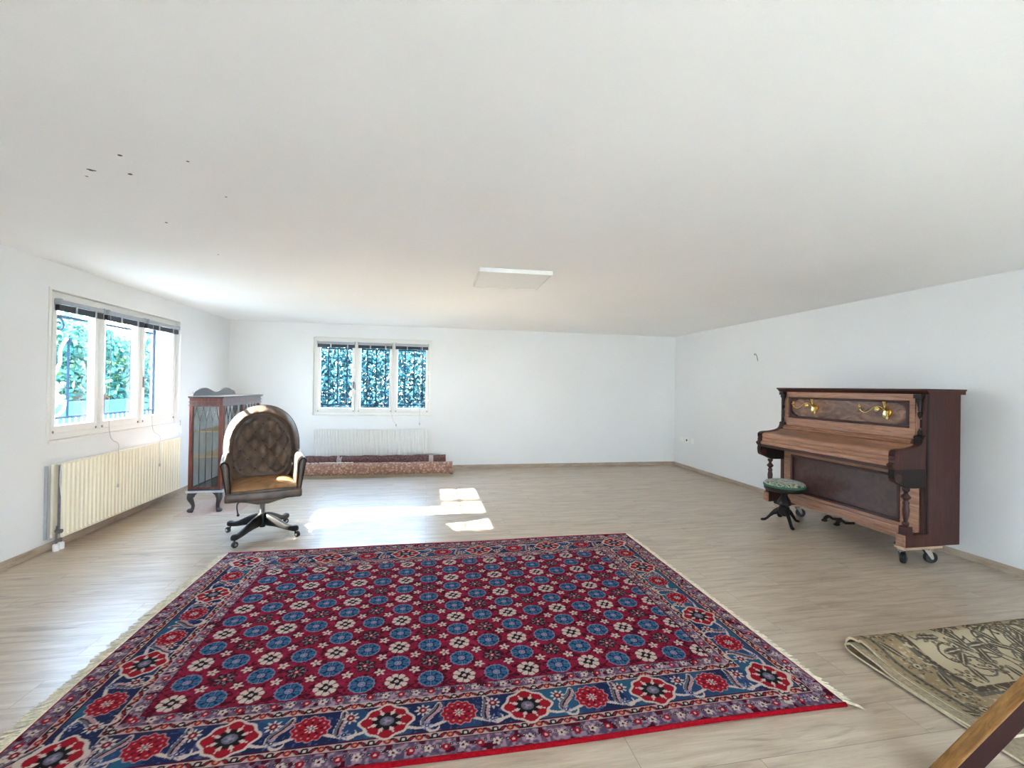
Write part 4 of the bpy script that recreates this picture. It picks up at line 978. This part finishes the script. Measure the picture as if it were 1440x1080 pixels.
# carved pilasters at both ends
for x0 in (-.082, -W_+.002):
    p = bpy.data.objects.new('pilaster', None); COL.objects.link(p); p.parent = pn; xc = x0+.040
    bm = new(); bbox(bm, x0, x0+.080, .006, .05, 1.036, ZT-.04, .002); obj('backing_strip', bm, 'walnutv', p)
    bm = new(); bbox(bm, xc-.034, xc+.030, -.036, .01, 1.372, ZT-.042, .004); bbox(bm, xc-.026, xc+.022, -.026, .01, 1.340, 1.374, .006)
    lathe(bm, [(.020, 0), (.018, -.02), (.010, -.05), (.013, -.06), (.009, -.075)], (xc, -.010, 1.342), seg=12)
    lathe(bm, [(.006, 0), (.017, -.012), (.015, -.035), (.002, -.062)], (xc, -.010, 1.265), seg=12)
    for s in (-1, 1): ball(bm, (xc+s*.026, -.020, 1.385), .015, 1, 1, 1, 10)
    obj('capital', bm, 'ebony', p, 1)
    bm = new(); tube(bm, [(xc+.002, -.002, 1.20), (xc+.002, -.002, 1.13)], .006, 8); obj('flute', bm, 'ebony', p, 1)
    bm = new(); lathe(bm, [(.002, 0), (.015, -.03), (.012, -.05), (.022, -.06), (.024, -.075), (.018, -.09)], (xc, -.012, 1.125), seg=12)
    for s in (-1, 1): ball(bm, (xc+s*.028, -.016, 1.052), .015, 1, 1, 1, 10)
    bbox(bm, xc-.030, xc+.030, -.036, .01, .985, 1.040, .006); obj('pendant', bm, 'ebony', p, 1)
# music shelf, fallboard, key slip
bm = new(); prism(bm, [(.02, 1.036), (-.030, 1.036), (-.040, 1.030), (-.036, 1.020), (-.050, 1.012), (-.048, 1.000), (-.020, .992), (.02, .992)], -W_+.082, -.082, I); obj('music_shelf', bm, 'walnut', pn)
bm = new(); prism(bm, smoothpath([(-.01, .998, 0), (-.05, .988, 0), (-.10, .966, 0), (-.17, .955, 0), (-.235, .951, 0)], 5)[:] and [(p.x, p.y) for p in smoothpath([(-.01, .998, 0), (-.05, .988, 0), (-.10, .966, 0), (-.17, .955, 0), (-.235, .951, 0)], 5)]+[(-.235, .930), (-.01, .930)], -W_+.05, -.05, I)
obj('fallboard', bm, 'walnut', pn, 30)
bm = new(); bbox(bm, -W_+.05, -.05, -.120, -.112, .9555, .9585, .001, 1); obj('fallboard_hinge', bm, 'brass', pn)
fp = [(-.232, .952), (-.256, .949), (-.276, .940), (-.287, .925), (-.289, .908), (-.283, .896), (-.290, .888), (-.290, .868), (-.284, .862), (-.300, .850), (-.306, .838), (-.306, .826), (-.296, .818), (-.10, .818), (-.10, .93), (-.232, .93)]
bm = new(); prism(bm, fp, -W_+.05, -.05, I); obj('key_slip', bm, 'walnut', pn, 30)
bm = new(); bbox(bm, -W_+.004, -.004, -.300, .05, .790, .820, .006); obj('key_bed', bm, 'mahogany', pn)
for x0 in (-.052, -W_+.002):
    a = bpy.data.objects.new('cheek', None); COL.objects.link(a); a.parent = pn
    top = [(p.x, p.y) for p in smoothpath([(.0, 1.07, 0), (-.022, 1.045, 0), (-.036, 1.01, 0), (-.07, .985, 0), (-.16, .966, 0), (-.25, .960, 0), (-.290, .948, 0), (-.304, .920, 0), (-.300, .880, 0), (-.306, .850, 0), (-.324, .838, 0), (-.318, .820, 0)], 4)]
    bm = new(); prism(bm, top+[(-.300, .800), (.05, .800), (.05, 1.07)], x0, x0+.050, I); obj('side_board', bm, 'mahogany', a)
    bm = new(); scr = [(p.x, p.y) for p in smoothpath([(-.300, .800, 0), (-.306, .760, 0), (-.296, .715, 0), (-.262, .690, 0), (-.215, .672, 0), (-.165, .650, 0), (-.10, .646, 0)], 4)]
    prism(bm, scr+[(.0, .646), (.05, .646), (.05, .800)], x0, x0+.050, I); obj('console_bracket', bm, 'ebony', a)
    bm = new()
    for (yy, zz, rr) in ((-.282, .900, .020), (-.285, .872, .018)): lathe(bm, [(rr*.4, -.003), (rr, 0), (rr, .054), (rr*.4, .057)], (x0-.002, yy, zz), (1, 0, 0), 14)
    lathe(bm, [(.008, -.004), (.036, -.002), (.036, .052), (.008, .054)], (x0, -.265, .728), (1, 0, 0), 16)
    for k in range(5): bbox(bm, x0+.004+k*.009, x0+.009+k*.009, -.309, -.29, .905, .940, .002, 1)
    obj('scroll_carving', bm, 'mahogany', a, 1)
    bm = new(); xc = x0+.022
    lathe(bm, [(.026, .646), (.026, .625), (.016, .615), (.014, .600), (.034, .575), (.034, .568), (.015, .545), (.020, .535), (.024, .525), (.020, .505), (.026, .47), (.024, .43), (.017, .395), (.014, .375), (.024, .365), (.026, .352), (.020, .342), (.020, .33)], (xc, -.155, 0), seg=16)
    b = obj('baluster', bm, 'mahogany', pn, 1)
    bm = new(); bbox(bm, xc-.030, xc+.030, -.190, -.120, .268, .336, .006); bbox(bm, xc-.036, xc+.036, -.200, .04, Z0, .272, .004)
    obj('toe_block', bm, 'mahogany', pn)  # shadow on the block's sides painted in as darker wood
    bm = new(); bbox(bm, xc-.037, xc+.037, -.207, -.198, Z0+.004, .270, .004); bbox(bm, xc-.024, xc+.024, -.212, -.204, Z0+.02, .25, .004); obj('toe_front', bm, 'walnut', pn)  # only the lit front face gets the lighter wood
# lower front
LX0, LX1, LZ0, LZ1 = -1.372, -.205, .318, .706
bm = new()
for (a, b, c, d) in ((-W_+.05, -.05, LZ1, .792), (-W_+.05, LX0, LZ0, LZ1), (LX1, -.05, LZ0, LZ1), (-W_+.05, -.05, .268, LZ0)): bbox(bm, a, b, .0, .05, c, d, .002)
obj('lower_frame', bm, 'walnut', pn)
bm = new(); bbox(bm, LX0, LX1, .018, .05, LZ0, LZ1, .002); obj('lower_panel', bm, 'burld', pn)
bm = new()
for (a, b, c, d) in ((LX0-.006, LX1+.006, LZ1-.016, LZ1+.008), (LX0-.006, LX1+.006, LZ0-.008, LZ0+.016), (LX0-.006, LX0+.016, LZ0+.016, LZ1-.016), (LX1-.016, LX1+.006, LZ0+.016, LZ1-.016)): bbox(bm, a, b, -.010, .022, c, d, .006)
obj('panel_moulding', bm, 'mahogany', pn)
bm = new(); arch = [(-W_+.05, .275)]+[(-W_+.05+(W_-.10)*i/30, Z0+.012+.022*max(0, math.sin(PI*(i-8)/14)) if 8 <= i <= 22 else Z0+.012) for i in range(31)]+[(-.05, .275)]
prism(bm, arch, -.022, .04, lambda u, v, w: Vector((u, w, v))); bbox(bm, -W_+.05, -.05, -.030, .0, .262, .282, .005); obj('bottom_rail', bm, 'walnut', pn)
for x in (-.80, -.665):
    bm = new(); tube(bm, smoothpath([(x, .05, .16), (x, -.04, .165), (x, -.085, .190), (x, -.125, .185), (x+.004, -.15, .155)], 5), [.012]*12+[.016]*9, 8)
    ball(bm, (x+.002, -.145, .158), .024, 1, 1.3, .6, 10); obj('pedal', bm, 'ebony', pn, 1)
# brass candle arms
for ux in (-1.085, -.325):
    s = bpy.data.objects.new('candle_arm', None); COL.objects.link(s); s.parent = pn
    bm = new(); z = 1.235; prism(bm, [(p.x, p.y) for p in smoothpath([(0, -.055, 0), (.024, -.020, 0), (.036, .012, 0), (.024, .036, 0), (0, .026, 0), (-.024, .036, 0), (-.036, .012, 0), (-.024, -.020, 0)], 4, True)], .008, .022, lambda u, v, w: Vector((ux+u, w, z+v)))
    obj('back_plate', bm, 'brass', s, 1)
    bm = new(); lathe(bm, [(.006, -.055), (.013, -.045), (.015, -.02), (.010, .0), (.014, .018), (.022, .030), (.009, .040), (.011, .062), (.020, .085), (.022, .090)], (ux, -.018, z+.012), seg=14); obj('hinge_post', bm, 'brass', s, 1)
    bm = new(); tube(bm, smoothpath([(ux-.008, -.020, z+.040), (ux-.040, -.035, z+.058), (ux-.075, -.050, z+.045), (ux-.098, -.065, z+.015), (ux-.128, -.08, z-.002), (ux-.152, -.095, z+.012), (ux-.160, -.10, z+.034)], 6), .0055, 8)
    tube(bm, [(ux-.048+.022*math.cos(a)*(1-a/12), -.045, z+.028+.022*math.sin(a)*(1-a/12)) for a in [k*.35 for k in range(26)]], .0048, 7); ball(bm, (ux-.048, -.047, z+.028), .011, 1, 1, 1, 8); obj('arm', bm, 'brass', s, 1)
    bm = new(); lathe(bm, [(.004, -.01), (.010, .0), (.020, .010), (.022, .013), (.009, .016), (.010, .036), (.013, .040), (.008, .040)], (ux-.160, -.10, z+.034), seg=14); obj('candle_cup', bm, 'brass', s, 1)

# dollies under the piano: one unit of a pale cross board with two swivel wheels, repeated
def dolly(loc, label):
    d = thing('piano_dolly', label, 'dolly', loc, 0)
    bm = new(); bbox(bm, -.13, .245, -.05, .05, .128, .1485, .006); obj('board', bm, 'beigewood', d)
    bm = new(); bbox(bm, -.13, .245, -.05, .05, .1485, .1700, .004); obj('carpet_pad', bm, 'rubber', d)
    for k, x in enumerate((-.105, .135)):
        c = bpy.data.objects.new('caster', None); COL.objects.link(c); c.parent = d; c.location = (x, -.005, 0); c.rotation_euler = (0, 0, R(28 if k == 0 else -22))
        bm = new(); bbox(bm, -.036, .036, -.030, .030, .121, .128, .002); lathe(bm, [(.022, .108), (.026, .121)], seg=14); 
        for q in (-1, 1): prism(bm, [(-.026, .110), (.024, .110), (.040, .056), (.036, .036), (.024, .036)], q*.026-.002, q*.026+.002, lambda u, v, w: Vector((u, w, v)))
        obj('fork', bm, 'chrome', c)
        bm = new(); lathe(bm, [(.012, -.020), (.040, -.019), (.047, -.012), (.048, 0), (.047, .012), (.040, .019), (.012, .020)], (.030, 0, .048), (0, 1, 0), 24); obj('wheel', bm, 'rubber', c, 1)
        bm = new(); lathe(bm, [(.010, -.030), (.010, .030)], (.030, 0, .048), (0, 1, 0), 12); obj('axle', bm, 'chrome', c, 1)
dolly((PO[0]+.005, 3.085, 0), 'pale wooden dolly with black wheels under the near end of the piano')
dolly((PO[0]+.005, 4.42, 0), 'wheeled dolly under the far end of the piano, partly hidden by the stool')

# ------------------------------------------------------------------ round piano stool
sl = thing('piano_stool', 'round tripod piano stool with embroidered green seat in front of the piano', 'stool', (3.745, 4.19, 0))
bm = new(); lathe(bm, [(.0, .455), (.08, .462), (.14, .460), (.175, .450), (.190, .434), (.194, .418)], seg=40, cap=False); lathe(bm, [(.194, .418), (.10, .410)], seg=40, cap=True); obj('seat_cover', bm, 'velvet', sl, 1)
bm = new(); lathe(bm, [(.196, .404), (.200, .410), (.200, .420), (.196, .426), (.15, .424), (.15, .404)], seg=40, cap=False); obj('braid', bm, 'greenband', sl, 1)
bm = new(); lathe(bm, [(.05, .352), (.165, .356), (.184, .362), (.192, .374), (.194, .392), (.190, .408), (.10, .410)], seg=40); obj('seat_frame', bm, 'ebony', sl, 1)
bm = new(); lathe(bm, [(.028, .345), (.028, .355), (.030, .335), (.040, .325), (.030, .312), (.036, .290), (.054, .262), (.066, .232), (.068, .215), (.052, .200), (.040, .192), (.052, .180), (.050, .160), (.056, .140), (.050, .110), (.030, .095), (.016, .085)][1:], seg=24); obj('pedestal', bm, 'ebony', sl, 1)
for a in (250, 10, 130):
    a = R(a); d = Vector((math.cos(a), math.sin(a), 0)); p = Vector((-d.y, d.x, 0)); rings = []
    for (r, zb, zt, w) in ((.030, .100, .172, .018), (.06, .098, .170, .018), (.095, .085, .145, .018), (.125, .058, .108, .017), (.150, .030, .070, .017), (.172, .010, .042, .017), (.192, .002, .030, .018), (.210, .0, .027, .018), (.220, .004, .020, .012)):
        c, h = (zb+zt)/2, (zt-zb)/2; rings.append([d*r+p*(w*math.cos(q))+Vector((0, 0, c+h*math.sin(q))) for q in [2*PI*i/14 for i in range(14)]])
    bm = new(); loft(bm, rings); obj('leg', bm, 'ebony', sl, 'all')

# ------------------------------------------------------------------ long wooden pole leaning from the floor to the right wall
A, B = Vector((1.752, 1.302, 0.0)), Vector((4.50, 1.418, 1.62))
d = (B-A).normalized(); yv = Vector((0, -1, 0)); yv = (yv-d*yv.dot(d)).normalized(); up = d.cross(yv); up = up if up.z > 0 else -up
bm = new(); Lp = (B-A).length; Mx = Matrix((d, -yv, up)).transposed().to_4x4(); Mx.translation = A
t = thing('wooden_pole', 'long dark red wooden pole with lit upper edge painted golden slanting across the folded carpet', 'pole')
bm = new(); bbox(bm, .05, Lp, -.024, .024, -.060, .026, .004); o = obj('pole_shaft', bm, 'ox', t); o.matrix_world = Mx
bm = new(); bbox(bm, .05, Lp, -.0262, .0245, .026, .036, .005); o = obj('upper_edge', bm, 'gold', t); o.matrix_world = Mx; o['label'] = 'upper edge with its lit tone painted golden'

# ------------------------------------------------------------------ light: low sun through the left window, sky, daylight only, some of it through the added door
wd = bpy.data.worlds.new('sky'); SC.world = wd; wd.use_nodes = True; nt = wd.node_tree; bg = nt.nodes['Background']
tc = nt.nodes.new('ShaderNodeTexCoord'); sp_ = nt.nodes.new('ShaderNodeSeparateXYZ'); nt.links.new(tc.outputs['Generated'], sp_.inputs[0])
rp = nt.nodes.new('ShaderNodeValToRGB'); rp.color_ramp.elements[0].position = 0; rp.color_ramp.elements[0].color = (.84, .92, 1, 1); rp.color_ramp.elements[1].position = .75; rp.color_ramp.elements[1].color = (.34, .58, 1, 1); _e = rp.color_ramp.elements.new(.28); _e.color = (.62, .79, 1, 1)
nt.links.new(sp_.outputs['Z'], rp.inputs[0]); nt.links.new(rp.outputs[0], bg.inputs['Color']); bg.inputs['Strength'].default_value = 5.0
sun = bpy.data.lights.new('sun', 'SUN'); sun.energy = 18; sun.angle = R(.55); sun.color = (1, .95, .86); so = bpy.data.objects.new('sun', sun); COL.objects.link(so)
sd = Vector((1, -.004, -.533)).normalized(); so.rotation_euler = sd.to_track_quat('-Z', 'Y').to_euler(); so.location = (-12, 5, 8)
SC.view_settings.view_transform = 'Standard'; SC.view_settings.look = 'None'; SC.view_settings.gamma = 1; SC.view_settings.use_curve_mapping = False
SC.view_settings.exposure = 3.15
cy = SC.cycles; cy.max_bounces = 14; cy.diffuse_bounces = 8; cy.glossy_bounces = 4; cy.transparent_max_bounces = 16; cy.use_denoising = True; cy.sample_clamp_indirect = 8
